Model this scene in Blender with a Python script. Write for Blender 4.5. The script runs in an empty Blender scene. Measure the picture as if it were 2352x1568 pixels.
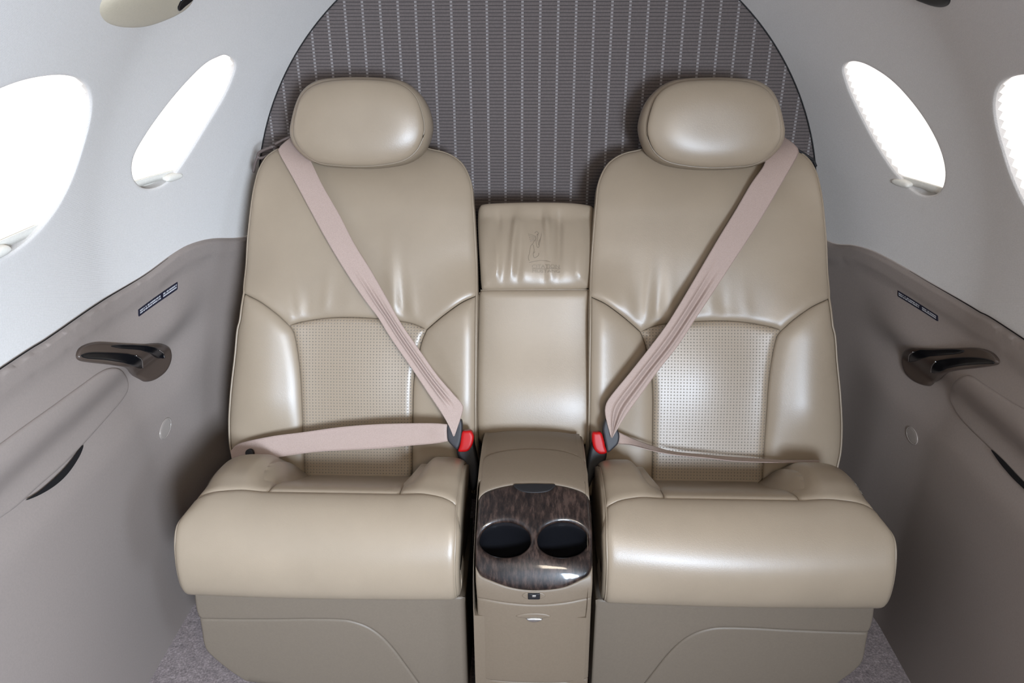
import bpy, math, random
import numpy as np
from mathutils import Vector, Matrix, geometry

random.seed(4)
SC = bpy.context.scene
COL = SC.collection
PI = math.pi
X0 = 0.0                                   # centre line of the cabin

# ------------------------------------------------------------------ camera
F = 1750.0
PITCH = math.radians(23.7)
YAW = math.radians(1.72)
ROLL = math.radians(-0.1)
CAM = np.array([0.0, 0.0, 1.25])
_fw = np.array([-math.sin(YAW) * math.cos(PITCH), math.cos(YAW) * math.cos(PITCH), -math.sin(PITCH)])
_r = np.array([math.cos(YAW), math.sin(YAW), 0])
_up = np.cross(_r, _fw)
RIGHT = math.cos(ROLL) * _r + math.sin(ROLL) * _up
UP = -math.sin(ROLL) * _r + math.cos(ROLL) * _up
cd = bpy.data.cameras.new('camera')
cam = bpy.data.objects.new('camera', cd)
COL.objects.link(cam)
cd.sensor_width = 36
cd.lens = F / 2352 * 36
cd.clip_start = 0.02
M = Matrix.Identity(4)
for i in range(3):
    M[i][0], M[i][1], M[i][2], M[i][3] = RIGHT[i], UP[i], -_fw[i], CAM[i]
cam.matrix_world = M
SC.camera = cam


def ray(px, py):
    u = (px - 1176) / F
    v = -(py - 784) / F
    return _fw + u * RIGHT + v * UP


def proj(P):
    d = np.asarray(P) - CAM
    z = d @ _fw
    return np.stack([1176 + F * (d @ RIGHT) / z, 784 - F * (d @ UP) / z, z], -1)


def aty(px, py, Y):
    d = ray(px, py)
    return CAM + d * ((Y - CAM[1]) / d[1])


def atz(px, py, Z):
    d = ray(px, py)
    return CAM + d * ((Z - CAM[2]) / d[2])


# ------------------------------------------------------------------ curves
def spline(pts, closed=False, step=0.006, smooth=True):
    p = np.asarray(pts, float)
    n = len(p)
    if smooth:
        out = []
        rng = range(n) if closed else range(n - 1)
        for i in rng:
            if closed:
                a, b, c, d = p[(i - 1) % n], p[i], p[(i + 1) % n], p[(i + 2) % n]
            else:
                b, c = p[i], p[i + 1]
                a = p[i - 1] if i else 2 * b - c
                d = p[i + 2] if i + 2 < n else 2 * c - b
            for t in np.linspace(0, 1, 12, endpoint=False):
                out.append(0.5 * (2 * b + (c - a) * t + (2 * a - 5 * b + 4 * c - d) * t * t + (3 * b - a - 3 * c + d) * t ** 3))
        if not closed:
            out.append(p[-1])
        p = np.array(out)
    if closed:
        p = np.vstack([p, p[:1]])
    s = np.concatenate([[0], np.cumsum(np.linalg.norm(np.diff(p, axis=0), axis=1))])
    m = max(3, int(round(s[-1] / step)))
    q = np.linspace(0, s[-1], m + 1)
    r = np.stack([np.interp(q, s, p[:, k]) for k in range(p.shape[1])], -1)
    return r[:-1] if closed else r


def join(*parts):
    """closed outline out of open pieces that meet end to end"""
    out = []
    for a in parts:
        a = np.asarray(a)
        if len(out) and np.linalg.norm(out[-1] - a[0]) < 1e-3:
            a = a[1:]
        out.extend(list(a))
    if np.linalg.norm(out[0] - out[-1]) < 1e-3:
        out.pop()
    return np.array(out)


def inside(P, poly):
    x, y = P[:, 0], P[:, 1]
    r = np.zeros(len(P), bool)
    n = len(poly)
    for i in range(n):
        x1, y1 = poly[i]
        x2, y2 = poly[(i + 1) % n]
        c = (y1 > y) != (y2 > y)
        with np.errstate(divide='ignore', invalid='ignore'):
            r ^= c & (x < (x2 - x1) * (y - y1) / (y2 - y1 + 1e-30) + x1)
    return r


def dist(P, poly):
    a = poly
    b = np.roll(poly, -1, 0)
    best = np.full(len(P), 1e9)
    for i in range(len(a)):
        ab = b[i] - a[i]
        L = ab @ ab
        if L < 1e-14:
            continue
        t = np.clip(((P - a[i]) @ ab) / L, 0, 1)
        q = P - (a[i] + t[:, None] * ab)
        best = np.minimum(best, (q * q).sum(1))
    return np.sqrt(best)


def sstep(a, b, x):
    t = np.clip((np.asarray(x, float) - a) / (b - a), 0, 1)
    return t * t * (3 - 2 * t)


# ------------------------------------------------------------------ surfaces
class Surf:
    """a smooth sheet P(u, v), u and v in metres; pix() finds where a sight line meets it"""

    def __init__(self, f, u0, u1, v0, v1, nu=160, nv=160):
        self.f = f
        U, V = np.meshgrid(np.linspace(u0, u1, nu), np.linspace(v0, v1, nv))
        self.u, self.v = U.ravel(), V.ravel()
        P = f(self.u, self.v)
        self.p = proj(P)
        n = self.nor(np.array([(u0 + u1) / 2]), np.array([(v0 + v1) / 2]), raw=True)[0]
        c = f(np.array([(u0 + u1) / 2]), np.array([(v0 + v1) / 2]))[0]
        self.sg = 1.0 if n @ (np.array([0, 0, 0.9]) + np.array([0, -.2, .3]) - c) > 0 else -1.0

    def nor(self, u, v, raw=False):
        e = 1e-4
        n = np.cross(self.f(u + e, v) - self.f(u - e, v), self.f(u, v + e) - self.f(u, v - e))
        n /= np.linalg.norm(n, axis=1)[:, None] + 1e-20
        return n if raw else n * self.sg

    def at(self, u, v, h=0.0):
        u = np.atleast_1d(np.asarray(u, float))
        v = np.atleast_1d(np.asarray(v, float))
        P = self.f(u, v)
        return P + self.nor(u, v) * (np.asarray(h)[..., None] if np.ndim(h) else h)

    def pix(self, pts, h=0.0):
        out = []
        for px, py in pts:
            ok = self.p[:, 2] > 0.05
            d = np.where(ok, np.hypot(self.p[:, 0] - px, self.p[:, 1] - py), 1e9)
            near = np.where(d < max(14, d.min() * 1.3))[0]
            i = near[np.argmin(self.p[near, 2] + d[near] * 2e-3)]
            x = np.array([self.u[i], self.v[i]])
            for _ in range(8):
                e = 2e-4
                uu = np.array([x[0], x[0] + e, x[0]])
                vv = np.array([x[1], x[1], x[1] + e])
                q = proj(self.at(uu, vv, h))[:, :2]
                J = np.stack([(q[1] - q[0]) / e, (q[2] - q[0]) / e], -1)
                if abs(np.linalg.det(J)) < 1e3:
                    break
                st = np.linalg.solve(J, np.array([px, py]) - q[0])
                L = np.linalg.norm(st)
                if L > 0.04:
                    st *= 0.04 / L
                x = x + st
            out.append(x)
        return np.array(out)


# ------------------------------------------------------------------ meshes
class MB:
    def __init__(self):
        self.v, self.f, self.uv = [], [], []
        self.n = 0

    def add(self, V, Fc, uv=None):
        V = np.asarray(V, float)
        self.v.append(V)
        self.uv.append(np.zeros((len(V), 2)) if uv is None else np.asarray(uv, float))
        self.f += [[int(i) + self.n for i in q] for q in Fc]
        self.n += len(V)
        return self

    def loft(self, loops, closed=True, cap0=False, cap1=False):
        n = len(loops[0])
        V = np.vstack(loops)
        Fc = []
        for k in range(len(loops) - 1):
            for i in range(n if closed else n - 1):
                j = (i + 1) % n
                Fc.append([k * n + i, k * n + j, (k + 1) * n + j, (k + 1) * n + i])
        uv = np.zeros((len(V), 2))
        for cap, k in ((cap0, 0), (cap1, len(loops) - 1)):
            if cap:
                V = np.vstack([V, loops[k].mean(0)[None]])
                c = len(V) - 1
                for i in range(n):
                    j = (i + 1) % n
                    Fc.append([c, k * n + j, k * n + i] if k == 0 else [c, k * n + i, k * n + j])
        return self.add(V, Fc)

    def tube(self, pts, r, closed=False, n=8):
        p = np.asarray(pts, float)
        if closed:
            t = np.roll(p, -1, 0) - np.roll(p, 1, 0)
        else:
            t = np.gradient(p, axis=0)
        t /= np.linalg.norm(t, axis=1)[:, None] + 1e-12
        ref = np.array([0.31, 0.22, 0.93])
        a = np.cross(t, ref)
        a /= np.linalg.norm(a, axis=1)[:, None] + 1e-12
        b = np.cross(t, a)
        ang = np.linspace(0, 2 * PI, n, endpoint=False)
        rr = np.broadcast_to(np.asarray(r, float), (len(p),))
        L = [p + rr[:, None] * (a * math.cos(q) + b * math.sin(q)) for q in ang]
        V = np.stack(L, 1).reshape(-1, 3)
        Fc = []
        m = len(p)
        for i in range(m if closed else m - 1):
            for k in range(n):
                i2, k2 = (i + 1) % m, (k + 1) % n
                Fc.append([i * n + k, i * n + k2, i2 * n + k2, i2 * n + k])
        if not closed:
            Fc.append(list(range(n))[::-1])
            Fc.append([(m - 1) * n + k for k in range(n)])
        return self.add(V, Fc)

    def box(self, c, s, bev=0.0):
        c = np.asarray(c, float)
        sx, sy, sz = np.asarray(s, float) / 2
        if bev <= 0:
            V = np.array([[x, y, z] for x in (-sx, sx) for y in (-sy, sy) for z in (-sz, sz)]) + c
            return self.add(V, [[0, 1, 3, 2], [4, 6, 7, 5], [0, 4, 5, 1], [2, 3, 7, 6], [0, 2, 6, 4], [1, 5, 7, 3]])
        def loop(z, k):
            pts = []
            for cx, cy, a0 in ((1, 1, 0), (-1, 1, 90), (-1, -1, 180), (1, -1, 270)):
                for a in (0, 22.5, 45, 67.5, 90):
                    q = math.radians(a0 + a)
                    pts.append([cx * (sx - bev) + math.cos(q) * (bev - k), cy * (sy - bev) + math.sin(q) * (bev - k), z])
            return np.array(pts) + c
        L = [loop(-sz, bev)]
        for a in (0, 30, 60, 90):
            q = math.radians(a)
            L.append(loop(-sz + bev * (1 - math.sin(q)), bev * (1 - math.cos(q)))) if False else None
        L = [loop(-sz + bev * (1 - math.cos(math.radians(a))), bev * (1 - math.sin(math.radians(a)))) for a in (0, 30, 60, 90)]
        L += [loop(sz - bev * (1 - math.cos(math.radians(a))), bev * (1 - math.sin(math.radians(a)))) for a in (90, 60, 30, 0)]
        return self.loft(L, True, True, True)

    def xf(self, mat):
        A = np.array(mat)
        self.v = [V @ A[:3, :3].T + A[:3, 3] for V in self.v]
        return self

    def mirror(self):
        for V in self.v:
            V[:, 0] = 2 * X0 - V[:, 0]
        self.f = [q[::-1] for q in self.f]
        return self

    def build(self, name, mat, parent=None, smooth=True, label=None, angle=None):
        me = bpy.data.meshes.new(name)
        V = np.vstack(self.v)
        me.from_pydata(V.tolist(), [], self.f)
        uv = np.vstack(self.uv)
        lay = me.uv_layers.new(name='metres')
        idx = np.zeros(len(me.loops), dtype=np.int32)
        me.loops.foreach_get('vertex_index', idx)
        lay.data.foreach_set('uv', uv[idx].astype(np.float32).ravel())
        me.update()
        if smooth:
            me.polygons.foreach_set('use_smooth', [True] * len(me.polygons))
        if angle:
            me.set_sharp_from_angle(angle=math.radians(angle))
        me.materials.append(mat)
        o = bpy.data.objects.new(name, me)
        COL.objects.link(o)
        if parent is not None:
            o.parent = parent
            loc = ORIGIN.get(parent.name, Vector((0, 0, 0)))
            o.location = -loc
            ORIGIN[o.name] = Vector((0, 0, 0))
        if label:
            o['label'] = label
        return o


ORIGIN = {}
MIR = [False]


def thing(name, loc, label, cat, group=None):
    o = bpy.data.objects.new(name, None)
    COL.objects.link(o)
    loc = Vector([float(c) for c in loc])
    if MIR[0]:
        loc.x = 2 * X0 - loc.x
    o.location = loc
    o.empty_display_size = 0.05
    ORIGIN[o.name] = loc
    return tag(o, label, cat, group)


def tag(o, label, cat, group=None):
    o['label'] = label
    o['category'] = cat
    if group:
        o['group'] = group
    return o


def struct(o):
    o['kind'] = 'structure'
    return o


def done(mb, *a, **k):
    if MIR[0]:
        mb.mirror()
    return mb.build(*a, **k)


def panel(surf, outline, holes=(), h=0.012, roll=(0.012, 0.006), off=0.0, puff=(0, 0.05), disp=None, hole_roll=None, rings=None, mb=None):
    """a skin over part of a sheet: outline and holes in (u, v); its edges roll down by roll[1] within roll[0]"""
    mb = mb or MB()
    B = [np.asarray(outline)] + [np.asarray(q) for q in holes]
    pts = [b for b in B]
    edges = []
    k = 0
    for b in B:
        edges += [(k + i, k + (i + 1) % len(b)) for i in range(len(b))]
        k += len(b)
    nb = k
    rr = roll[0]
    if rings is None:
        rings = (0.06, 0.2, 0.42, 0.7, 1.0)
    extra = []
    for b in B:
        t = np.roll(b, -1, 0) - np.roll(b, 1, 0)
        t /= np.linalg.norm(t, axis=1)[:, None] + 1e-12
        n = np.stack([-t[:, 1], t[:, 0]], -1)
        for q in rings:
            w = rr * q
            for s in (1, -1):
                c = b + n * (s * w)
                ok = inside(c, B[0])
                for hl in B[1:]:
                    ok &= ~inside(c, hl)
                c = c[ok]
                if len(c):
                    dm = np.min([dist(c, bb) for bb in B], axis=0)
                    extra.append(c[dm > w * 0.93])
    lo, hi = B[0].min(0), B[0].max(0)
    gu = np.arange(lo[0] + h * .5, hi[0], h)
    gv = np.arange(lo[1] + h * .5, hi[1], h * 0.87)
    G = []
    for j, v in enumerate(gv):
        G.append(np.stack([gu + (h * .5 if j % 2 else 0), np.full(len(gu), v)], -1))
    G = np.vstack(G) if G else np.zeros((0, 2))
    ok = inside(G, B[0])
    for hl in B[1:]:
        ok &= ~inside(G, hl)
    G = G[ok]
    if len(G):
        dm = np.min([dist(G, bb) for bb in B], axis=0)
        G = G[dm > rr * 1.0 + h * 0.35]
    allp = np.vstack(pts + extra + [G])
    r = geometry.delaunay_2d_cdt([Vector(p) for p in allp], edges, [], 0, 1e-7)
    P = np.array([tuple(p) for p in r[0]])
    T = np.array([list(q) for q in r[2] if len(q) == 3])
    c = P[T].mean(1)
    ok = inside(c, B[0])
    for hl in B[1:]:
        ok &= ~inside(c, hl)
    T = T[ok]
    d0 = dist(P, B[0])
    q = np.clip(1 - d0 / max(rr, 1e-6), 0, 1)
    hgt = off - roll[1] * (1 - np.sqrt(np.clip(1 - q * q, 0, 1)))
    d = d0
    if len(B) > 1:
        hr = hole_roll or roll
        dh = np.min([dist(P, bb) for bb in B[1:]], axis=0)
        q = np.clip(1 - dh / max(hr[0], 1e-6), 0, 1)
        hgt = hgt - hr[1] * (1 - np.sqrt(np.clip(1 - q * q, 0, 1)))
        d = np.minimum(d0, dh)
    if puff[0]:
        hgt = hgt + puff[0] * sstep(0, puff[1], d0)
    if disp is not None:
        hgt = hgt + disp(P[:, 0], P[:, 1], d)
    X = surf.at(P[:, 0], P[:, 1], hgt)
    a, b, e = X[T[:, 0]], X[T[:, 1]], X[T[:, 2]]
    fn = np.cross(b - a, e - a)
    sn = surf.nor(P[T].mean(1)[:, 0], P[T].mean(1)[:, 1])
    fl = (fn * sn).sum(1) < 0
    T[fl] = T[fl][:, ::-1]
    mb.add(X, T.tolist(), P)
    return mb


def edge_tube(surf, uv, h, r, closed=False, mb=None, n=6):
    mb = mb or MB()
    return mb.tube(surf.at(uv[:, 0], uv[:, 1], h), r, closed, n)


# ------------------------------------------------------------------ materials
def mat(name, col, rough=0.5, spec=0.5, coat=0.0, coat_rough=0.05, metal=0.0, sheen=0.0):
    m = bpy.data.materials.new(name)
    m.use_nodes = True
    b = m.node_tree.nodes['Principled BSDF']
    b.inputs['Base Color'].default_value = (*col, 1)
    b.inputs['Roughness'].default_value = rough
    b.inputs['Specular IOR Level'].default_value = spec
    b.inputs['Coat Weight'].default_value = coat
    b.inputs['Coat Roughness'].default_value = coat_rough
    b.inputs['Metallic'].default_value = metal
    b.inputs['Sheen Weight'].default_value = sheen
    return m


def N(m, t, **k):
    n = m.node_tree.nodes.new(t)
    for a, b in k.items():
        setattr(n, a, b)
    return n


def L(m, a, b):
    m.node_tree.links.new(a, b)


def math_(m, op, a, b=None, c=None):
    n = N(m, 'ShaderNodeMath', operation=op)
    for i, x in enumerate((a, b, c)):
        if x is None:
            continue
        if isinstance(x, (int, float)):
            n.inputs[i].default_value = x
        else:
            L(m, x, n.inputs[i])
    return n.outputs[0]


def noise(m, scale, detail=3, rough=0.55, vec=None, stretch=None):
    n = N(m, 'ShaderNodeTexNoise')
    n.inputs['Scale'].default_value = scale
    n.inputs['Detail'].default_value = detail
    n.inputs['Roughness'].default_value = rough
    tc = N(m, 'ShaderNodeTexCoord')
    src = tc.outputs['Object'] if vec is None else vec
    if stretch:
        mp = N(m, 'ShaderNodeMapping')
        mp.inputs['Scale'].default_value = stretch
        L(m, src, mp.inputs['Vector'])
        src = mp.outputs['Vector']
    L(m, src, n.inputs['Vector'])
    return n.outputs['Fac']


def ramp(m, fac, stops):
    r = N(m, 'ShaderNodeValToRGB')
    e = r.color_ramp.elements
    while len(e) < len(stops):
        e.new(0.5)
    for i, (p, c) in enumerate(stops):
        e[i].position = p
        e[i].color = (*c, 1)
    L(m, fac, r.inputs['Fac'])
    return r.outputs['Color']


def bsdf(m):
    return m.node_tree.nodes['Principled BSDF']


def bump(m, hgt, strength, distance=0.001):
    b = N(m, 'ShaderNodeBump')
    b.inputs['Strength'].default_value = strength
    b.inputs['Distance'].default_value = distance
    L(m, hgt, b.inputs['Height'])
    L(m, b.outputs['Normal'], bsdf(m).inputs['Normal'])


def mixcol(m, fac, a, b):
    x = N(m, 'ShaderNodeMix', data_type='RGBA')
    for i, v in ((6, a), (7, b)):
        if isinstance(v, tuple):
            x.inputs[i].default_value = (*v, 1)
        else:
            L(m, v, x.inputs[i])
    if isinstance(fac, (int, float)):
        x.inputs[0].default_value = fac
    else:
        L(m, fac, x.inputs[0])
    return x.outputs[2]


def uvmap(m):
    u = N(m, 'ShaderNodeUVMap')
    u.uv_map = 'metres'
    s = N(m, 'ShaderNodeSeparateXYZ')
    L(m, u.outputs['UV'], s.inputs[0])
    return u.outputs['UV'], s.outputs['X'], s.outputs['Y']


LEATHER = (0.248, 0.193, 0.137)


def leather(name, col=LEATHER, rough=0.37):
    m = mat(name, col, rough, 0.45)
    n = noise(m, 9, 4)
    c = ramp(m, n, [(0.3, tuple(x * 0.95 for x in col)), (0.7, tuple(min(1, x * 1.04) for x in col))])
    L(m, c, bsdf(m).inputs['Base Color'])
    v = N(m, 'ShaderNodeTexVoronoi')
    v.inputs['Scale'].default_value = 620
    tc = N(m, 'ShaderNodeTexCoord')
    L(m, tc.outputs['Object'], v.inputs['Vector'])
    f = noise(m, 240, 3)
    hgt = math_(m, 'ADD', math_(m, 'MULTIPLY', v.outputs['Distance'], 0.6), math_(m, 'MULTIPLY', f, 0.5))
    bump(m, hgt, 0.12, 0.0008)
    return m


M_LEATHER = leather('beige_leather')
M_PIPE = mat('leather_piping', tuple(c * 0.92 for c in LEATHER), 0.42)


def perforated():
    m = mat('perforated_leather', LEATHER, 0.38, 0.55)
    uv, U, V = uvmap(m)
    P = 0.0064
    a = math_(m, 'SUBTRACT', math_(m, 'FRACT', math_(m, 'DIVIDE', U, P)), 0.5)
    b = math_(m, 'SUBTRACT', math_(m, 'FRACT', math_(m, 'DIVIDE', V, P)), 0.5)
    d = math_(m, 'SQRT', math_(m, 'ADD', math_(m, 'MULTIPLY', a, a), math_(m, 'MULTIPLY', b, b)))
    hole = N(m, 'ShaderNodeMapRange', interpolation_type='SMOOTHSTEP')
    hole.inputs['From Min'].default_value = 0.09
    hole.inputs['From Max'].default_value = 0.23
    L(m, d, hole.inputs['Value'])
    c = mixcol(m, hole.outputs[0], (0.12, 0.105, 0.09), LEATHER)
    L(m, c, bsdf(m).inputs['Base Color'])
    f = noise(m, 240, 3)
    bump(m, math_(m, 'ADD', hole.outputs[0], math_(m, 'MULTIPLY', f, 0.15)), 0.5, 0.0012)
    return m


M_PERF = perforated()


def fabric_wall():
    m = mat('woven_headliner', (0.60, 0.58, 0.56), 0.85, 0.2)
    uv, U, V = uvmap(m)
    w = math_(m, 'SINE', math_(m, 'MULTIPLY', math_(m, 'ADD', U, math_(m, 'MULTIPLY', V, 0.6)), 2200))
    w2 = math_(m, 'SINE', math_(m, 'MULTIPLY', math_(m, 'SUBTRACT', V, math_(m, 'MULTIPLY', U, 0.4)), 2200))
    bump(m, math_(m, 'ADD', math_(m, 'MULTIPLY', w, w2), noise(m, 500, 2)), 0.25, 0.0006)
    n = noise(m, 420, 2)
    L(m, ramp(m, n, [(0.3, (0.52, 0.485, 0.455)), (0.7, (0.57, 0.535, 0.505))]), bsdf(m).inputs['Base Color'])
    return m


M_FABRIC = fabric_wall()


def plastic(name, col, rough=0.5, sc=300):
    m = mat(name, col, rough, 0.4)
    n = noise(m, sc, 3)
    L(m, ramp(m, n, [(0.3, tuple(c * 0.96 for c in col)), (0.7, tuple(c * 1.04 for c in col))]), bsdf(m).inputs['Base Color'])
    bump(m, n, 0.1, 0.0005)
    return m


M_PANEL = plastic('taupe_wall_panel', (0.225, 0.185, 0.162), 0.55)
M_TAN = plastic('tan_console_plastic', (0.138, 0.103, 0.071), 0.5)
M_SKIRT = plastic('beige_seat_skirt', (0.142, 0.112, 0.083), 0.5)
M_BLACK = mat('black_plastic', (0.010, 0.009, 0.0095), 0.5, 0.25)
M_GLOSSBLACK = mat('gloss_black', (0.005, 0.005, 0.006), 0.22, 0.3, 0.15)
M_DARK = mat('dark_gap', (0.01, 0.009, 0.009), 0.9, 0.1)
M_BUCKLE = mat('charcoal_buckle_plastic', (0.024, 0.022, 0.024), 0.5, 0.25)
M_RED = mat('red_release_button', (0.34, 0.004, 0.004), 0.42, 0.2)
M_BEZEL = mat('smoked_walnut_bezel', (0.058, 0.041, 0.032), 0.35, 0.3, 0.35, 0.1)
M_CHROME = mat('chrome', (0.7, 0.7, 0.7), 0.18, metal=1.0)
M_SATIN = mat('satin_metal', (0.55, 0.53, 0.5), 0.35, metal=1.0)
M_LAMP = plastic('cream_lamp_plastic', (0.42, 0.365, 0.275), 0.45)
M_WHITE = plastic('white_shade_plastic', (0.62, 0.59, 0.53), 0.45)
M_PLACARD = mat('navy_placard', (0.011, 0.010, 0.019), 0.6, 0.2)
M_PRINT = mat('pale_placard_print', (0.42, 0.41, 0.42), 0.6)
M_STITCH = mat('emboss_line', tuple(c * 0.72 for c in LEATHER), 0.5)
M_CAP = mat('clear_cap_plastic', (0.27, 0.23, 0.20), 0.12, 0.6, 0.5)
M_GUIDE = mat('bronze_belt_guide', (0.085, 0.062, 0.055), 0.45)


def webbing():
    m = mat('pink_beige_webbing', (0.37, 0.28, 0.25), 0.6, 0.3, sheen=0.1)
    uv, U, V = uvmap(m)
    w = math_(m, 'SINE', math_(m, 'MULTIPLY', V, 2 * PI / 0.0022))
    w2 = math_(m, 'SINE', math_(m, 'MULTIPLY', U, 2 * PI / 0.003))
    bump(m, math_(m, 'ADD', w, math_(m, 'MULTIPLY', w2, 0.6)), 0.12, 0.0006)
    s = math_(m, 'GREATER_THAN', math_(m, 'ABSOLUTE', U), 0.0205)
    n = noise(m, 700, 1)
    c = mixcol(m, math_(m, 'MULTIPLY', s, 0.10), ramp(m, n, [(0.3, (0.29, 0.212, 0.178)), (0.7, (0.34, 0.252, 0.214))]), (0.3, 0.22, 0.2))
    L(m, c, bsdf(m).inputs['Base Color'])
    return m


M_BELT = webbing()


def wood():
    m = mat('burl_walnut', (0.03, 0.018, 0.014), 0.38, 0.22, 0.42, 0.07)
    a = noise(m, 60, 6, 0.7, stretch=(2.6, 0.8, 0.8))
    b = noise(m, 14, 3, 0.6)
    c = ramp(m, math_(m, 'ADD', math_(m, 'MULTIPLY', a, 0.75), math_(m, 'MULTIPLY', b, 0.25)),
             [(0.40, (0.004, 0.0022, 0.002)), (0.5, (0.015, 0.0085, 0.0065)), (0.60, (0.042, 0.025, 0.019))])
    L(m, c, bsdf(m).inputs['Base Color'])
    return m


M_WOOD = wood()


def carpet():
    m = mat('speckled_carpet', (0.3, 0.25, 0.24), 0.95, 0.1, sheen=0.3)
    a = noise(m, 210, 4, 0.75)
    b = noise(m, 60, 3, 0.6)
    f = math_(m, 'ADD', math_(m, 'MULTIPLY', a, 0.7), math_(m, 'MULTIPLY', b, 0.3))
    c = ramp(m, f, [(0.34, (0.09, 0.067, 0.064)), (0.5, (0.21, 0.165, 0.158)), (0.64, (0.38, 0.31, 0.295))])
    L(m, c, bsdf(m).inputs['Base Color'])
    bump(m, f, 0.5, 0.004)
    return m


M_CARPET = carpet()


def bulkhead_cloth():
    m = mat('ribbed_bulkhead_cloth', (0.15, 0.13, 0.125), 0.8, 0.25)
    uv, U, V = uvmap(m)
    py, px = 0.00715, 0.0378
    fv = math_(m, 'FRACT', math_(m, 'DIVIDE', math_(m, 'ADD', V, 5.0), py))
    fu = math_(m, 'FRACT', math_(m, 'DIVIDE', math_(m, 'ADD', U, 5.0), px))
    line = math_(m, 'LESS_THAN', math_(m, 'ABSOLUTE', math_(m, 'SUBTRACT', fv, 0.5)), 0.085)
    colm = math_(m, 'LESS_THAN', math_(m, 'ABSOLUTE', math_(m, 'SUBTRACT', fu, 0.5)), 0.066)
    dark = math_(m, 'MULTIPLY', line, math_(m, 'SUBTRACT', 1.0, colm))
    knot = math_(m, 'MULTIPLY', math_(m, 'LESS_THAN', math_(m, 'ABSOLUTE', math_(m, 'SUBTRACT', fv, 0.5)), 0.2), colm)
    n = noise(m, 300, 2)
    base = ramp(m, n, [(0.3, (0.092, 0.074, 0.069)), (0.7, (0.110, 0.090, 0.084))])
    c = mixcol(m, math_(m, 'MULTIPLY', colm, 0.14), base, (0.24, 0.22, 0.215))
    c = mixcol(m, dark, c, (0.03, 0.026, 0.026))
    c = mixcol(m, math_(m, 'MULTIPLY', knot, 0.6), c, (0.32, 0.30, 0.295))
    L(m, c, bsdf(m).inputs['Base Color'])
    bump(m, math_(m, 'SUBTRACT', 1.0, dark), 0.4, 0.001)
    return m


M_BULK = bulkhead_cloth()


def shade_cloth(name, emit, ecol):
    m = bpy.data.materials.new(name)
    m.use_nodes = True
    nt = m.node_tree
    nt.nodes.remove(nt.nodes['Principled BSDF'])
    out = nt.nodes['Material Output']
    tr = N(m, 'ShaderNodeBsdfTranslucent')
    tr.inputs['Color'].default_value = (0.9, 0.88, 0.86, 1)
    df = N(m, 'ShaderNodeBsdfDiffuse')
    df.inputs['Color'].default_value = (0.8, 0.77, 0.74, 1)
    mx = N(m, 'ShaderNodeMixShader')
    mx.inputs[0].default_value = 0.5
    L(m, tr.outputs[0], mx.inputs[1])
    L(m, df.outputs[0], mx.inputs[2])
    em = N(m, 'ShaderNodeEmission')
    em.inputs['Color'].default_value = (*ecol, 1)
    em.inputs['Strength'].default_value = emit
    ad = N(m, 'ShaderNodeAddShader')
    L(m, mx.outputs[0], ad.inputs[0])
    L(m, em.outputs[0], ad.inputs[1])
    L(m, ad.outputs[0], out.inputs['Surface'])
    return m


M_SHADE_L = shade_cloth('daylit_pleated_shade', 0.85, (1.0, 0.95, 0.90))
M_SHADE_R = shade_cloth('sunlit_pleated_shade', 0.85, (1.0, 0.97, 0.95))

# ------------------------------------------------------------------ cabin shell
YB = 1.76                                       # rear bulkhead
YF = -1.25                                      # the shell ends behind the camera, at the cockpit


def gfun(y):
    return np.clip((np.asarray(y, float) - 1.30) / 0.46, 0, 1.2) ** 1.6


def wall_fn(sx):
    def f(u, v):
        g = gfun(u)
        R = 0.80 - 0.15 * g
        zc = 0.72 + 0.047 * g
        th = np.maximum(v, 0) / 0.80
        lo = np.minimum(v, 0)
        x = R * np.cos(th) - 0.02 * (-lo / 0.72) * (R / 0.8)
        z = zc + R * np.sin(th) + lo
        return np.stack([X0 + sx * x, u, z], -1)
    return f


WL = Surf(wall_fn(-1), -0.2, YB, -0.78, 1.25, 260, 260)
WR = Surf(wall_fn(1), -0.2, YB, -0.78, 1.25, 260, 260)

# the line where the woven upper lining meets the moulded lower panel
ledgeL = WL.pix([(0, 843), (100, 779), (200, 710), (320, 637), (400, 580), (440, 559), (490, 547), (560, 543)])
ledgeR = WR.pix([(2352, 775), (2250, 713), (2150, 655), (2080, 614), (2010, 577), (1960, 562), (1913, 557)])


def ledge_line(t):
    v0 = t[0, 1]
    t = np.vstack([[YF, v0], [0.4, v0], t, [YB, t[-1, 1] + (YB - t[-1, 0]) * 0.05]])
    return spline(t, step=0.012)


LEDL, LEDR = ledge_line(ledgeL), ledge_line(ledgeR)

# window openings
def superell(cu, cv, a, b, n=2.3, lean=0.0, m=90):
    t = np.linspace(0, 2 * PI, m, endpoint=False)
    c, s = np.cos(t), np.sin(t)
    u = a * np.sign(c) * np.abs(c) ** (2 / n)
    v = b * np.sign(s) * np.abs(s) ** (2 / n)
    return np.stack([cu + u + lean * v, cv + v], -1)


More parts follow.
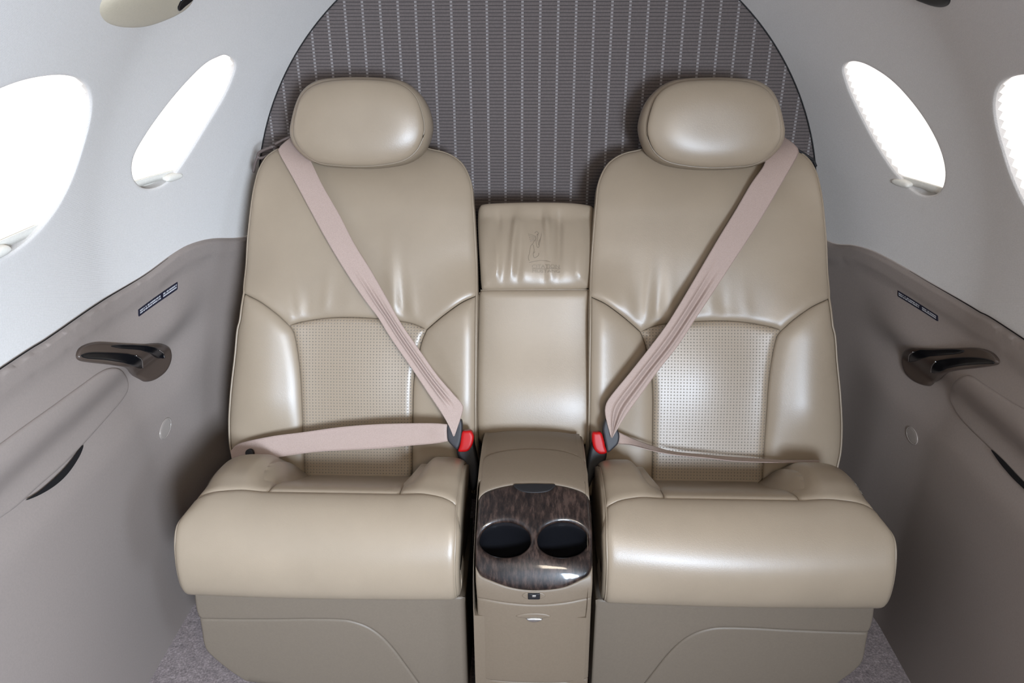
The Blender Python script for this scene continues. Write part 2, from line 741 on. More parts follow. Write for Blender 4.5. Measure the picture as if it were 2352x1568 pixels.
rearL = spline(WL.pix([(520, 128), (538, 142), (538, 165), (518, 215), (490, 263), (455, 320), (420, 375), (385, 418), (350, 434), (322, 428), (306, 400), (309, 360), (335, 312), (375, 255), (420, 200), (470, 150), (500, 133)]), True, 0.007)
rearR = spline(WR.pix([(1952, 143), (1938, 152), (1938, 172), (1955, 220), (1985, 282), (2020, 345), (2060, 402), (2105, 443), (2140, 449), (2162, 432), (2169, 395), (2158, 345), (2130, 288), (2090, 232), (2045, 185), (2000, 155), (1972, 144)]), True, 0.007)
if True:
    fl = WL.pix([(160, 178), (190, 187), (207, 212), (209, 245), (195, 300), (170, 360), (135, 425), (95, 483), (50, 540), (0, 585)])
    fr = WR.pix([(2352, 183), (2310, 182), (2283, 193), (2268, 215), (2272, 262), (2290, 322), (2320, 390), (2352, 440)])
    frontL = superell(1.045, 0.333, 0.19, 0.137, 2.35, .18)
    frontR = superell(1.045, 0.335, 0.19, 0.137, 2.35, .18)

VT = 0.80 * math.radians(58)
wn = 0
for nm, S, LED, holes in (('wall_left', WL, LEDL, [rearL, frontL]), ('wall_right', WR, LEDR, [rearR, frontR])):
    top = np.stack([np.linspace(YB, YF, 120), np.full(120, VT)], -1)
    o = join(LED, spline([LED[-1], [YB, VT]], step=0.02, smooth=False), top, spline([[YF, VT], LED[0]], step=0.03, smooth=False))
    mb = panel(S, o, holes, h=0.022, roll=(0.004, 0.0), hole_roll=(0.005, 0.003), rings=(.5, 1, 2, 4))
    for hl in holes:                             # the turned-in reveal of each opening
        wn += 1
        wm = MB()
        c = hl.mean(0)
        lp = [S.at(hl[:, 0], hl[:, 1], -0.003)]
        for k, dd in ((1.0, -0.006), (1.0, -0.012), (1.0, -0.018), (1.0, -0.026)):
            q = c + (hl - c) * k
            lp.append(S.at(q[:, 0], q[:, 1], dd))
        struct(wm.loft(lp).build('window_%d' % wn, M_FABRIC))
    struct(mb.build(nm, M_FABRIC))


def shell(u, v):                                 # ceiling: the arch between the two walls
    g = gfun(u)
    R = 0.80 - 0.15 * g
    zc = 0.72 + 0.047 * g
    th = np.asarray(v) / 0.80
    return np.stack([X0 - R * np.cos(th), u, zc + R * np.sin(th)], -1)


SH = Surf(shell, -0.2, YB, VT, 0.8 * PI - VT, 60, 60)
lp = []
for y in np.linspace(YF, YB, 60):
    vv = np.linspace(VT, 0.8 * PI - VT, 40)
    lp.append(shell(np.full(40, y), vv))
struct(MB().loft(lp[::-1], closed=False).build('ceiling', M_FABRIC))

# the cockpit end, behind the camera
a_ = np.linspace(0, PI, 60)
ring = np.vstack([np.stack([0.80 * np.cos(a_), np.full(60, YF), 0.72 + 0.80 * np.sin(a_)], -1), [[-0.80, YF, 0.0], [0.80, YF, 0.0]]])
mb = MB().add(np.vstack([ring, ring.mean(0)[None]]), [[62, (i + 1) % 62, i] for i in range(62)])
struct(mb.build('wall_front', M_PANEL, smooth=False))

# floor
fl_ = MB()
gx = np.linspace(-0.86, 0.85, 60)
gy = np.linspace(YF, YB + .02, 90)
V = np.array([[x, y, 0.0] for y in gy for x in gx])
fl_.add(V, [[j * 60 + i, j * 60 + i + 1, (j + 1) * 60 + i + 1, (j + 1) * 60 + i] for j in range(89) for i in range(59)])
struct(fl_.build('floor', M_CARPET))

# rear bulkhead
BK = Surf(lambda u, v: np.stack([u, np.full(np.shape(u), YB - 0.004), v], -1), -.7, .7, 0.0, 1.45, 80, 80)
g = float(gfun(YB))
Rb, zb = 0.80 - 0.15 * g + 0.004, 0.72 + 0.047 * g
a = np.linspace(0, PI, 90)
arch = np.stack([X0 + Rb * np.cos(a), zb + Rb * np.sin(a)], -1)
ol = join(arch, spline([arch[-1], [X0 - Rb, 0.0], [X0 + Rb, 0.0], arch[0]], step=0.03, smooth=False))
struct(panel(BK, ol, h=0.03, roll=(0.006, 0.003)).build('wall_rear', M_BULK))
mb = MB()
mb.tube(np.stack([arch[:, 0] * .997, np.full(90, YB - 0.006), arch[:, 1] * .9985], -1), 0.0014)
struct(mb.build('trim_1', M_BLACK))

# lower moulded side panels
def plate_disp(LED):
    def f(u, v, d=None):
        e = np.interp(u, LED[:, 0], LED[:, 1]) - v      # distance below the joint
        k = 1 - sstep(1.45, 1.6, u)
        h = 0.009 * sstep(0.0, 0.008, e) - 0.005 * sstep(0.036, 0.048, e)
        h = h + k * (0.016 * sstep(0.05, 0.125, e) - 0.024 * sstep(0.12, 0.18, e) + 0.022 * sstep(0.175, 0.27, e))
        return h - 0.008 * sstep(0.45, 0.8, e)
    return f


for nm, S, LED in (('joint_shadow_left', WL, LEDL), ('joint_shadow_right', WR, LEDR)):    # dark tube added as the shadow line along the joint
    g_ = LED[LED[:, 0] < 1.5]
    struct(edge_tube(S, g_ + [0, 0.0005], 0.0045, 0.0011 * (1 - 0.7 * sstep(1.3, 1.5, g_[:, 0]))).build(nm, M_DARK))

PL = []
for nm, S, LED in (('trim_2', WL, LEDL), ('trim_3', WR, LEDR)):
    bot = np.stack([np.linspace(YB, YF, 110), np.full(110, -0.79)], -1)
    o = join(LED, spline([LED[-1], [YB, -0.79]], step=0.02, smooth=False), bot, spline([[YF, -0.79], LED[0]], step=0.03, smooth=False))
    pd = plate_disp(LED)
    struct(panel(S, o, h=0.016, roll=(0.003, 0.004), disp=pd, rings=(.4, 1, 2.5, 4, 7, 10, 13)).build(nm, M_PANEL))
    PL.append(Surf((lambda S, pd: (lambda u, v: S.f(u, v) + S.nor(u, v) * pd(u, v)[:, None]))(S, pd), -0.2, YB, -0.78, 0.1, 200, 200))
PLL, PLR = PL


# ------------------------------------------------------------------ helpers for padded things
def outward(loop):
    t = np.roll(loop, -1, 0) - np.roll(loop, 1, 0)
    t /= np.linalg.norm(t, axis=1)[:, None] + 1e-12
    n = np.stack([t[:, 1], -t[:, 0]], -1)
    x, y = loop[:, 0], loop[:, 1]
    if np.sum(x * np.roll(y, -1) - np.roll(x, -1) * y) < 0:
        n = -n
    for _ in range(6):
        n = (np.roll(n, 1, 0) + n + np.roll(n, -1, 0)) / 3
    return n


def rim(surf, loop, steps, cap=True, mb=None):
    """the edge and back of a pad: (outset, height) rings behind its outline"""
    mb = mb or MB()
    n = outward(loop)
    nn = surf.nor(loop[:, 0], loop[:, 1])
    base = surf.f(loop[:, 0], loop[:, 1])
    L_ = []
    for o, hh in steps:
        q = loop + n * o
        L_.append(surf.f(q[:, 0], q[:, 1]) * 1.0 + nn * hh)
    return mb.loft(L_, True, False, cap)


def slab(surf, loop, top, thick, roll=(0.004, 0.003), h=0.008, disp=None, puff=(0, .01)):
    """a solid plate that stands on a sheet"""
    mb = panel(surf, loop, h=h, roll=roll, off=top, disp=disp, puff=puff)
    e = top - roll[1]
    return rim(surf, loop, [(0, e), (0.0003, e - thick * .15), (0.0003, e - thick)], True, mb)


def plane(recline, y0, z0, bulge=None):
    r = math.radians(recline)
    e = np.array([0, math.sin(r), math.cos(r)])
    n = np.array([0, -math.cos(r), math.sin(r)])

    def f(u, v):
        u = np.asarray(u, float)
        v = np.asarray(v, float)
        P = np.stack([u, y0 + v * e[1], z0 + v * e[2]], -1)
        if bulge is not None:
            P = P + bulge(u, v)[..., None] * n
        return P
    return f


# ------------------------------------------------------------------ pleated window shades
def make_shade(S, hole, front, label, group, tab_u):
    c = hole.mean(0)
    lo, hi = hole.min(0), hole.max(0)
    t = thing('window_shade', S.at(c[0], c[1], -0.02)[0], label, 'window shade', group)
    u0, u1 = lo[0] - 0.03, hi[0] + 0.02
    v0, v1 = lo[1] + 0.022, hi[1] + 0.03
    nu = 24
    pitch = 0.0155
    nv = int((v1 - v0) / pitch)
    mb = MB()
    rows = []
    for k in range(nv * 2 + 1):
        v = v0 + k * pitch / 2
        d = -0.006 if k % 2 else -0.0125
        uu = np.linspace(u0, u1, nu)
        # the hem of every second pleat sits a little further out in its side channel
        rows.append(S.at(uu, np.full(nu, v), d))
    mb.loft(rows, closed=False)
    mb.build('pleated_cloth', M_SHADE_L if S is WL else M_SHADE_R, t, smooth=False)
    mb = MB()
    uu = np.linspace(u0, u1, nu)
    sec = [(v0 + .001, -0.010), (v0 + .001, -0.0075), (v0 - 0.012, -0.0065), (v0 - .012, -0.018), (v0 + .001, -0.020)]
    mb.loft([S.at(uu, np.full(nu, v), d) for v, d in sec], closed=False)
    # the strip behind the rail that closes the bottom of the opening
    mb.loft([S.at(uu, np.full(nu, v), d) for v, d in [(v0 - .012, -0.020), (v0 - 0.05, -0.020)]], closed=False)
    b = mb.build('bottom_rail', M_WHITE, t, label='pale bottom rail')
    q = superell(tab_u, v0 - 0.010, 0.022, 0.0075, 2.4, m=40)
    slab(S, q, 0.006, 0.018, (0.007, 0.006), h=0.004).build('pull_tab', M_WHITE, b)
    return t


make_shade(WL, rearL, False, 'narrow pleated shade glowing white in the left wall window nearest the bulkhead', 'pleated window shades', rearL[:, 0].mean() + 0.005)
make_shade(WL, frontL, True, 'wide pleated shade glowing white in the left wall window cut by the picture edge', 'pleated window shades', 1.04)
make_shade(WR, rearR, False, 'narrow pleated shade glowing white in the right wall window nearest the bulkhead', 'pleated window shades', rearR[:, 0].mean() + 0.01)
make_shade(WR, frontR, True, 'pleated shade in the right wall window almost wholly cut off by the picture edge', 'pleated window shades', 1.04)

# ------------------------------------------------------------------ seats
UC = -0.352                                      # middle of the left seat
REC = 22.0


def back_bulge(u, v):
    a = u - UC
    b = 0.026 * np.exp(-((np.abs(a) - 0.216) / 0.075) ** 2) * (1 - sstep(0.24, 0.42, v)) * sstep(-.05, .12, v)
    c = 0.014 * np.exp(-(a / 0.12) ** 2) * np.exp(-((v - 0.16) / 0.13) ** 2)
    t = -0.016 * (np.abs(a) / 0.24) ** 3 * sstep(0.28, 0.4, v) - 0.035 * np.clip((v - 0.50) / 0.12, 0, 1.3) ** 2
    m = 0.008 * np.exp(-((v - 0.40) / 0.10) ** 2)
    return b + c + t + m


BACK = Surf(plane(REC, 1.36, 0.40, back_bulge), -0.68, -0.06, -0.06, 0.66, 220, 240)
BPL = Surf(plane(REC, 1.36, 0.40), -0.70, 0.70, -0.08, 0.70, 260, 160)

pA = [(960, 330), (880, 324), (760, 321), (690, 325), (640, 337), (612, 355), (594, 383), (583, 420), (573, 480), (565, 560), (559, 640), (557, 671)]
pD = [(960, 330), (990, 339), (1020, 346), (1045, 358), (1066, 379), (1082, 418), (1087, 471), (1091, 533), (1095, 610), (1095, 676)]
pS1 = [(557, 671), (596, 691), (634, 719), (664, 747)]
pS2 = [(664, 747), (691, 739), (739, 731), (787, 728), (851, 730), (924, 738), (955, 746), (977, 757)]
pS3 = [(977, 757), (998, 738), (1026, 715), (1061, 691), (1095, 676)]
pPL = [(664, 747), (674, 763), (682, 803), (688, 854), (691, 905), (694, 985), (696, 1049), (697, 1093), (697, 1135)]
pPR = [(977, 757), (966, 785), (959, 816), (951, 857), (947, 905), (946, 969), (945, 1049), (945, 1093), (945, 1135)]
pOL = [(557, 671), (548, 730), (541, 760), (536, 815), (529, 875), (525, 921), (523, 969), (525, 1017), (531, 1050), (540, 1100), (546, 1135)]
pOR = [(1095, 676), (1094, 760), (1093, 900), (1092, 1040), (1090, 1135)]


def cv(S, pts, step=0.006, h=0.0):
    return spline(S.pix(pts, h), step=step)


PLEATS = {
    'L': [(745, 640, .10, .009, .0034, .10), (690, 680, .07, .007, .0030, -.15), (668, 690, .05, .005, .0022, -.2), (712, 670, .06, .006, -.0020, -.1),
          (905, 600, .17, .012, .0055, -.05), (928, 640, .10, .007, -.0032, -.05), (952, 660, .08, .007, .0026, -.1), (860, 640, .10, .012, -.002, .0),
          (640, 640, .05, .006, .0018, -.3), (800, 660, .08, .014, .0015, 0)],
    'R': [(1492, 640, .13, .010, .0042, -.08), (1515, 660, .09, .007, -.0028, -.05), (1450, 640, .10, .014, .003, .1), (1545, 640, .12, .013, .0030, .0),
          (1640, 660, .09, .010, .0022, .05), (1668, 670, .07, .008, -.0018, .05), (1720, 665, .08, .012, .0016, .1), (1590, 650, .1, .012, -.0018, 0)],
}


def pleat_disp(side):
    S = BACK
    rows = []
    for px, py, ln, wd, am, tilt in PLEATS[side]:
        if side == 'R':
            px = 2460 - px                         # the mirrored seat
        q = S.pix([(px, py), (px, 725)])
        rows.append((q[0, 0], q[1, 1], ln, wd, am, tilt))

    def f(u, v, d):
        h = 0 * u
        for uc, vb, ln, wd, am, tl in rows:
            t = (v - vb) / ln
            env = np.exp(-(np.clip(t, -1, 9) / 0.75) ** 2) * sstep(0, 0.034, d)
            h = h + .9 * am * env * np.exp(-((u - uc - tl * (v - vb)) / wd) ** 2)
        return h
    return f


def polar(loop, n=110, c=None):
    c = loop.mean(0) if c is None else c
    a = np.arctan2(loop[:, 1] - c[1], loop[:, 0] - c[0])
    r = np.hypot(loop[:, 0] - c[0], loop[:, 1] - c[1])
    o = np.argsort(a)
    a, r = a[o], r[o]
    q = np.linspace(-PI, PI, n, endpoint=False)
    rr = np.interp(q, np.r_[a - 2 * PI, a, a + 2 * PI], np.r_[r, r, r])
    return c + np.stack([np.cos(q), np.sin(q)], -1) * rr[:, None]


HEAD = Surf(plane(13, 1.575, 1.02), -0.6, -0.1, -0.16, 0.2, 120, 120)
pHS = [(667, 303), (671, 276), (680, 242), (695, 211), (718, 191), (749, 181), (818, 177), (894, 180), (933, 190), (963, 213), (982, 242), (992, 276),
       (992, 303), (982, 335), (963, 359), (929, 377), (875, 386), (826, 387), (757, 383), (718, 372), (692, 353), (673, 328)]
pHF = [(676, 299), (683, 261), (696, 222), (720, 199), (755, 188), (818, 184), (892, 187), (930, 199), (955, 222), (968, 253), (975, 290), (971, 318), (955, 348),
       (925, 369), (875, 379), (826, 382), (780, 380), (734, 374), (703, 356), (681, 326)]

# cushion profile: (y, z) from the underside of the nose, over the crest, to the back of the pan
PAN = [(1.11, .292), (1.07, .288), (1.040, .297), (1.026, .322), (1.024, .362), (1.035, .402), (1.062, .437), (1.10, .457), (1.14, .457), (1.18, .441), (1.24, .405), (1.30, .372), (1.38, .33)]
BOL = [(1.11, .292), (1.07, .288), (1.040, .297), (1.026, .322), (1.024, .362), (1.035, .402), (1.062, .437), (1.10, .459), (1.14, .466), (1.18, .468), (1.24, .457), (1.30, .424), (1.38, .35)]
tp = spline(PAN, step=0.004)
_s = np.concatenate([[0], np.cumsum(np.linalg.norm(np.diff(np.array(PAN), axis=0), axis=1))])
VMAX = _s[-1]


def _dense(pr):
    p = np.array(pr)
    out = []
    n = len(p)
    for i in range(n - 1):
        b, c = p[i], p[i + 1]
        a = p[i - 1] if i else 2 * b - c
        d = p[i + 2] if i + 2 < n else 2 * c - b
        for t in np.linspace(0, 1, 16, endpoint=False):
            out.append(0.5 * (2 * b + (c - a) * t + (2 * a - 5 * b + 4 * c - d) * t * t + (3 * b - a - 3 * c + d) * t ** 3))
    out.append(p[-1])
    return np.array(out)


PAND, BOLD = _dense(PAN), _dense(BOL)
VD = np.interp(np.arange(len(PAND)) / 16.0, np.arange(len(PAN)), _s)
XI, XB0, XB1 = -0.1195, -0.470, -0.235


def xout(v):
    return -0.617 + 0.020 * sstep(0.22, 0.32, v)


VSEAM = 0.2925


def cush(u, v):
    u = np.asarray(u, float)
    v = np.asarray(v, float)
    w = np.maximum(1 - sstep(XB0 - 0.055, XB0 + .004, u), sstep(XB1 - .004, XB1 + 0.05, u))
    py = np.interp(v, VD, PAND[:, 0])
    pz = np.interp(v, VD, PAND[:, 1])
    by = np.interp(v, VD, BOLD[:, 0])
    bz = np.interp(v, VD, BOLD[:, 1])
    y = py + w * (by - py)
    z = pz + w * (bz - pz)
    r = 0.016 + 0.03 * sstep(0.20, 0.27, v)
    ed = np.minimum(u - xout(v), XI - u)
    k = np.clip(1 - ed / r, 0, 1.0)
    z = z - (0.3 + 0.7 * sstep(.2, .27, v)) * 0.55 * r * (1 - np.sqrt(np.clip(1 - k * k, 0, 1))) * sstep(0.10, 0.22, v)
    y = y + 0.010 * (1 - np.sqrt(np.clip(1 - k * k, 0, 1))) * (1 - sstep(0.14, 0.22, v))
    # the nose swells a little in the middle of its width
    y = y - 0.008 * (1 - ((u + 0.368) / 0.25) ** 2) * sstep(0.04, 0.1, v) * (1 - sstep(0.14, 0.24, v))
    return np.stack([u, y, z], -1)


CUSH = Surf(cush, -0.63, -0.115, 0.0, VMAX, 200, 200)
SKIRT = Surf(plane(0, 1.078, 0.0), -0.62, -0.05, -0.1, 0.4, 120, 120)


def make_seat(side, label):
    root = thing('aircraft_seat', (UC, 1.2, 0.0), label, 'seat', 'pair of aft cabin seats')
    # --- backrest
    A, D = cv(BACK, pA), cv(BACK, pD)
    S1, S2, S3 = cv(BACK, pS1), cv(BACK, pS2), cv(BACK, pS3)
    QL, QR, OL, OR = cv(BACK, pPL), cv(BACK, pPR), cv(BACK, pOL), cv(BACK, pOR)
    whole = join(A, OL, spline([OL[-1], OR[-1]], step=.008, smooth=False), OR[::-1], D[::-1])
    shell_ = rim(BACK, whole, [(0.0, -0.006), (0.003, -0.012), (0.006, -0.024), (0.006, -0.05), (0.0, -0.085), (-0.02, -0.10)], True)
    body = done(shell_, 'backrest', M_LEATHER, root)
    up = join(A, S1, S2, S3, D[::-1])
    done(panel(BACK, up, h=0.0075, roll=(0.016, 0.007), disp=pleat_disp(side)), 'upper_panel', M_LEATHER, body)
    lb = join(S1, QL, spline([QL[-1], OL[-1]], step=.006, smooth=False), OL[::-1])
    done(panel(BACK, lb, h=0.009, roll=(0.028, 0.010)), 'side_bolster', M_LEATHER, body)
    rb = join(S3, OR, spline([OR[-1], QR[-1]], step=.006, smooth=False), QR[::-1])
    done(panel(BACK, rb, h=0.009, roll=(0.028, 0.010)), 'side_bolster', M_LEATHER, body)
    pf = join(S2, QR, spline([QR[-1], QL[-1]], step=.006, smooth=False), QL[::-1])
    done(panel(BACK, pf, h=0.009, roll=(0.014, 0.008)), 'perforated_panel', M_PERF, body, label='leather panel pierced with rows of small holes')
    done(edge_tube(BACK, np.vstack([A, OL[1:]]), -0.0055, 0.0022), 'piping', M_PIPE, body)
    done(edge_tube(BACK, np.vstack([D, OR[1:]]), -0.0055, 0.0022), 'piping', M_PIPE, body)
    # --- headrest
    c = HEAD.pix([(828, 284)])[0]
    hs = polar(spline(HEAD.pix(pHS, -0.030), True, 0.004), 120, c)
    hf = polar(spline(HEAD.pix(pHF, 0.0), True, 0.004), 120, c)
    mb = MB()
    rings = []
    for k, hh in ((0.0, 0.0), (0.35, -0.004), (0.8, -0.014), (1.0, -0.030), (0.98, -0.052), (0.8, -0.078), (0.3, -0.098)):
        q = hf + (hs - hf) * (k if hh > -0.031 else 1.0)
        if hh < -0.031:
            q = c + (hs - c) * (0.85 + 0.15 * k if hh > -.06 else (0.78 + .2 * k))
        rings.append(HEAD.at(q[:, 0], q[:, 1], hh))
    mb.loft(rings, True, False, True)
    head = done(mb, 'headrest', M_LEATHER, root)
    done(panel(HEAD, hf, h=0.008, roll=(0.010, 0.005), off=0.003, disp=lambda u, v, d: 0.027 * np.clip(1 - (np.abs((u - c[0]) / .150) ** 2.3 + np.abs((v - c[1]) / .096) ** 2.3) ** 1.7, 0, 1)), 'face_pad', M_LEATHER, head)
    done(edge_tube(HEAD, hf, 0.0, 0.0017, True), 'piping', M_PIPE, head)
    for dx in (-0.05, 0.05):
        done(MB().tube([(UC + .01 + dx, 1.635, 0.90), (UC + .01 + dx, 1.635, 1.0)], 0.007, n=12), 'headrest_post', M_SATIN, head)
    # --- cushion
    vv = np.linspace(0.0, VMAX - .004, 110)
    inn = np.stack([np.full(110, XI - 0.009), vv], -1)
    out = np.stack([xout(vv) + 0.004, vv], -1)
    # side gussets and the hidden underside
    x0, x1 = -0.590, XI - 0.006
    poly = PAND[:-8:2]
    ins = poly + 0.014 * np.stack([np.gradient(poly[:, 1]), -np.gradient(poly[:, 0])], -1) / (np.hypot(np.gradient(poly[:, 1]), np.gradient(poly[:, 0]))[:, None] + 1e-9)
    bo = BOLD[:-8:2] + (ins - poly)
    mb = MB()
    loops = []
    for x, P2, k in ((x0 + .006, bo, .006), (x0, bo, 0), (x0 + 0.1, bo, 0), (x0 + .14, ins, 0), (x1 - .13, ins, 0), (x1 - .09, bo, 0), (x1, bo, 0)):
        q = np.vstack([P2, [[P2[-1, 0], 0.292], [1.2, 0.290]]])
        loops.append(np.stack([np.full(len(q), x), q[:, 0], q[:, 1]], -1))
    mb.loft(loops, True, True, True)
    for ln, sg in ((inn, 1), (out, -1)):
        rows = []
        for du, hh in ((0.0, -.0045), (.0045, -.008), (.007, -.018), (.0075, -.032), (.005, -.050)):
            k_ = du if sg > 0 else du * .45
            rows.append(CUSH.f(ln[:, 0], ln[:, 1]) + np.array([sg * k_, 0, 0]) + CUSH.nor(ln[:, 0] - sg * .012, ln[:, 1]) * hh)
        mb.loft(rows[::sg], closed=False)
    cu = done(mb, 'seat_cushion', M_LEATHER, root)

    def seam(ua, ub, va, vb, bow=0.0):
        t = np.linspace(0, 1, max(8, int(abs(ub - ua) / 0.006)))
        return np.stack([ua + (ub - ua) * t, va + (vb - va) * t + bow * np.sin(PI * t)], -1)
    vs_o, vs_i = VSEAM - 0.012, VSEAM - 0.014
    o_lo, o_hi = out[vv <= vs_o], out[vv >= vs_o]
    i_lo, i_hi = inn[vv <= vs_i], inn[vv >= vs_i]
    eL = seam(o_lo[-1][0], XB0 - .0, o_lo[-1][1], VSEAM + .004, .004)
    eM = seam(XB0, XB1, VSEAM + .004, VSEAM + .004)
    eR = seam(XB1, i_lo[-1][0], VSEAM + .004, i_lo[-1][1], .004)
    nose = join(o_lo, eL, eM, eR, i_lo[::-1], seam(i_lo[0][0], o_lo[0][0], 0, 0))
    done(panel(CUSH, nose, h=0.010, roll=(0.013, 0.005), rings=(.06, .2, .42, .7, 1, 1.6)), 'front_roll', M_LEATHER, cu)
    vb = VMAX - .004

    def vline(u0, u1, va, vb_):
        n = max(8, int((vb_ - va) / 0.006))
        return np.stack([np.linspace(u0, u1, n), np.linspace(va, vb_, n)], -1)
    bl = vline(XB0, XB0 + .004, VSEAM + .004, vb)
    br = vline(XB1, XB1 - .004, VSEAM + .004, vb)
    lbo = join(eL, bl, seam(bl[-1][0], o_hi[-1][0], vb, o_hi[-1][1]), o_hi[::-1], np.array([o_hi[0], eL[0]]))
    done(panel(CUSH, lbo, h=0.0065, roll=(0.013, 0.005)), 'thigh_bolster', M_LEATHER, cu)
    rbo = join(eR, np.array([eR[-1], i_hi[0]]), i_hi, seam(i_hi[-1][0], br[-1][0], i_hi[-1][1], vb), br[::-1])
    done(panel(CUSH, rbo, h=0.0065, roll=(0.013, 0.005)), 'thigh_bolster', M_LEATHER, cu)
    pan = join(eM, br, seam(br[-1][0], bl[-1][0], vb, vb), bl[::-1])
    done(panel(CUSH, pan, h=0.009, roll=(0.010, 0.004)), 'seat_pan', M_LEATHER, cu)
    k = vv < 0.43
    done(edge_tube(CUSH, out[k], -0.0045, 0.0021), 'piping', M_PIPE, cu)
    done(edge_tube(CUSH, inn[k], -0.0045, 0.0021), 'piping', M_PIPE, cu)
    # --- skirt under the cushion
    gro = SKIRT.pix([(458, 1422), (540, 1423), (640, 1423), (706, 1422), (771, 1423), (807, 1427), (844, 1440), (876, 1462), (905, 1493), (934, 1532), (960, 1568), (990, 1612), (1010, 1640)])
    gro = spline(gro, step=.006)
    zb = 0.012
    gro = gro[gro[:, 1] > zb]
    tl = SKIRT.pix([(445, 1360), (450, 1400), (458, 1422)])
    tl = spline(tl, step=.006)
    ll = SKIRT.pix([(458, 1422), (462, 1445), (468, 1482), (482, 1504), (525, 1540), (568, 1568)])
    ll = np.vstack([spline(ll, step=.006), [[-0.47, 0.03], [-0.44, zb]]])
    xr = -0.1185
    apr = join(tl, gro, spline([gro[-1], [xr, zb], [xr, tl[0, 1]], tl[0]], step=.01, smooth=False))
    low = join(ll, spline([ll[-1], gro[-1]], step=.008, smooth=False), gro[::-1])
    outl = join(tl, ll, spline([ll[-1], [xr, zb], [xr, tl[0, 1]], tl[0]], step=.01, smooth=False))
    mb = rim(SKIRT, outl, [(-0.0005, -0.004), (-0.0005, -0.008), (-0.006, -0.24)], True)
    sk = done(mb, 'seat_base', M_SKIRT, root)
    done(panel(SKIRT, apr, h=0.012, roll=(0.005, 0.004)), 'skirt_panel', M_SKIRT, sk)
    done(panel(SKIRT, low, h=0.012, roll=(0.005, 0.004)), 'skirt_panel', M_SKIRT, sk)
    return root


make_seat('L', 'beige leather seat at the left wall with its flat lap strap lying across the backrest')
MIR[0] = True
make_seat('R', 'beige leather seat at the right wall with its lap strap twisted edge on')
MIR[0] = False


# ------------------------------------------------------------------ belts
def strip(Lp, Rp, hL, hR, n=60, across=13, folds=(), thick=0.0014):
    """a length of webbing between two edges"""
    def res(pts):
        q = spline(pts, step=2.0)
        s = np.linspace(0, len(q) - 1, n)
        return np.stack([np.interp(s, np.arange(len(q)), q[:, k]) for k in range(2)], -1)
    lp_, rp_ = res(Lp), res(Rp)
    t = np.linspace(0, 1, n)
    hl = np.interp(t, *zip(*hL))
    hr = np.interp(t, *zip(*hR))
    for _ in range(5):
        hl[1:-1] = (hl[:-2] + hl[1:-1] + hl[2:]) / 3
        hr[1:-1] = (hr[:-2] + hr[1:-1] + hr[2:]) / 3
    P, Q = [], []
    for i in range(n):
        a = BPL.pix([lp_[i]], hl[i])[0]
        b = BPL.pix([rp_[i]], hr[i])[0]
        P.append(BPL.at(a[0], a[1], hl[i])[0])
        Q.append(BPL.at(b[0], b[1], hr[i])[0])
    P, Q = np.array(P), np.array(Q)
    s = np.concatenate([[0], np.cumsum(np.linalg.norm(np.diff((P + Q) / 2, axis=0), axis=1))])
    w = np.linspace(0, 1, across)
    G = P[:, None, :] * (1 - w)[None, :, None] + Q[:, None, :] * w[None, :, None]
    nrm = np.cross(np.gradient((P + Q) / 2, axis=0), Q - P)
    nrm /= np.linalg.norm(nrm, axis=1)[:, None]
    nrm *= np.sign(((CAM - (P + Q) / 2) * nrm).sum(1))[:, None]
    for w0, wd, am, t0, t1, t2 in folds:
        e = sstep(t0, t1, t) * (1 - sstep(t2, t2 + .06, t))
        G += (am * e)[:, None, None] * np.exp(-((w - w0) / wd) ** 2)[None, :, None] * nrm[:, None, :]
    mb = MB()
    top, bot = G, G - nrm[:, None, :] * thick
    uv = np.stack([np.broadcast_to((w - .5) * 0.047, (n, across)), np.broadcast_to(s[:, None], (n, across))], -1).reshape(-1, 2)
    V = np.vstack([top.reshape(-1, 3), bot.reshape(-1, 3)])
    Fc = []
    o = n * across
    for i in range(n - 1):
        for k in range(across - 1):
            a = i * across + k
            Fc.append([a, a + 1, a + across + 1, a + across])
            Fc.append([o + a, o + a + across, o + a + across + 1, o + a + 1])
        for k in (0, across - 1):
            a = i * across + k
            Fc.append([a, a + across, o + a + across, o + a])
    for i in (0, n - 1):
        for k in range(across - 1):
            a = i * across + k
            Fc.append([a, a + 1, o + a + 1, o + a])
    return mb.add(V, Fc, np.vstack([uv, uv]))


GL = [(672, 312), (655, 325), (640, 341), (644, 356), (676, 414), (715, 487), (757, 563), (803, 638), (841, 693), (867, 727), (896, 774), (947, 848), (985, 905), (1017, 953), (1032, 980), (1041, 1002)]
GR = [(716, 322), (712, 335), (706, 352), (715, 372), (741, 426), (780, 494), (814, 560), (852, 621), (887, 682), (921, 742), (963, 803), (1004, 861), (1042, 905), (1063, 930), (1062, 948), (1044, 1001)]
HT = [(0, -.06), (.03, -.02), (.07, 0.004), (.14, .018), (.35, .044), (.6, .064), (.8, .076), (1, .084)]
bl = thing('seat_belt', BPL.at(-0.12, 0.05, 0.03)[0], 'pinkish belt fastened across the left seat, lap strap lying flat', 'seat belt', 'lap and shoulder belts')
FO = [(.40, .06, .007, .40, .58, .86), (.56, .05, -.006, .42, .60, .86), (.70, .06, .006, .45, .62, .84)]
strip(GL, GR, HT, HT, 90, 21, FO).build('shoulder_strap', M_BELT, bl)
LT = [(529, 1037), (541, 1023), (564, 1014), (628, 1001), (691, 993), (787, 980), (867, 974), (947, 972), (1000, 972), (1027, 974)]
LB = [(533, 1052), (556, 1056), (592, 1058), (644, 1049), (723, 1038), (787, 1034), (867, 1030), (947, 1023), (1000, 1018), (1028, 1013)]
HB = [(0, .020), (.15, .046), (.5, .056), (1, .076)]
lap = strip(LT, LB, HB, HB, 60, 11, [(.5, .35, -.003, .1, .3, .9)]).build('lap_strap', M_BELT, bl)
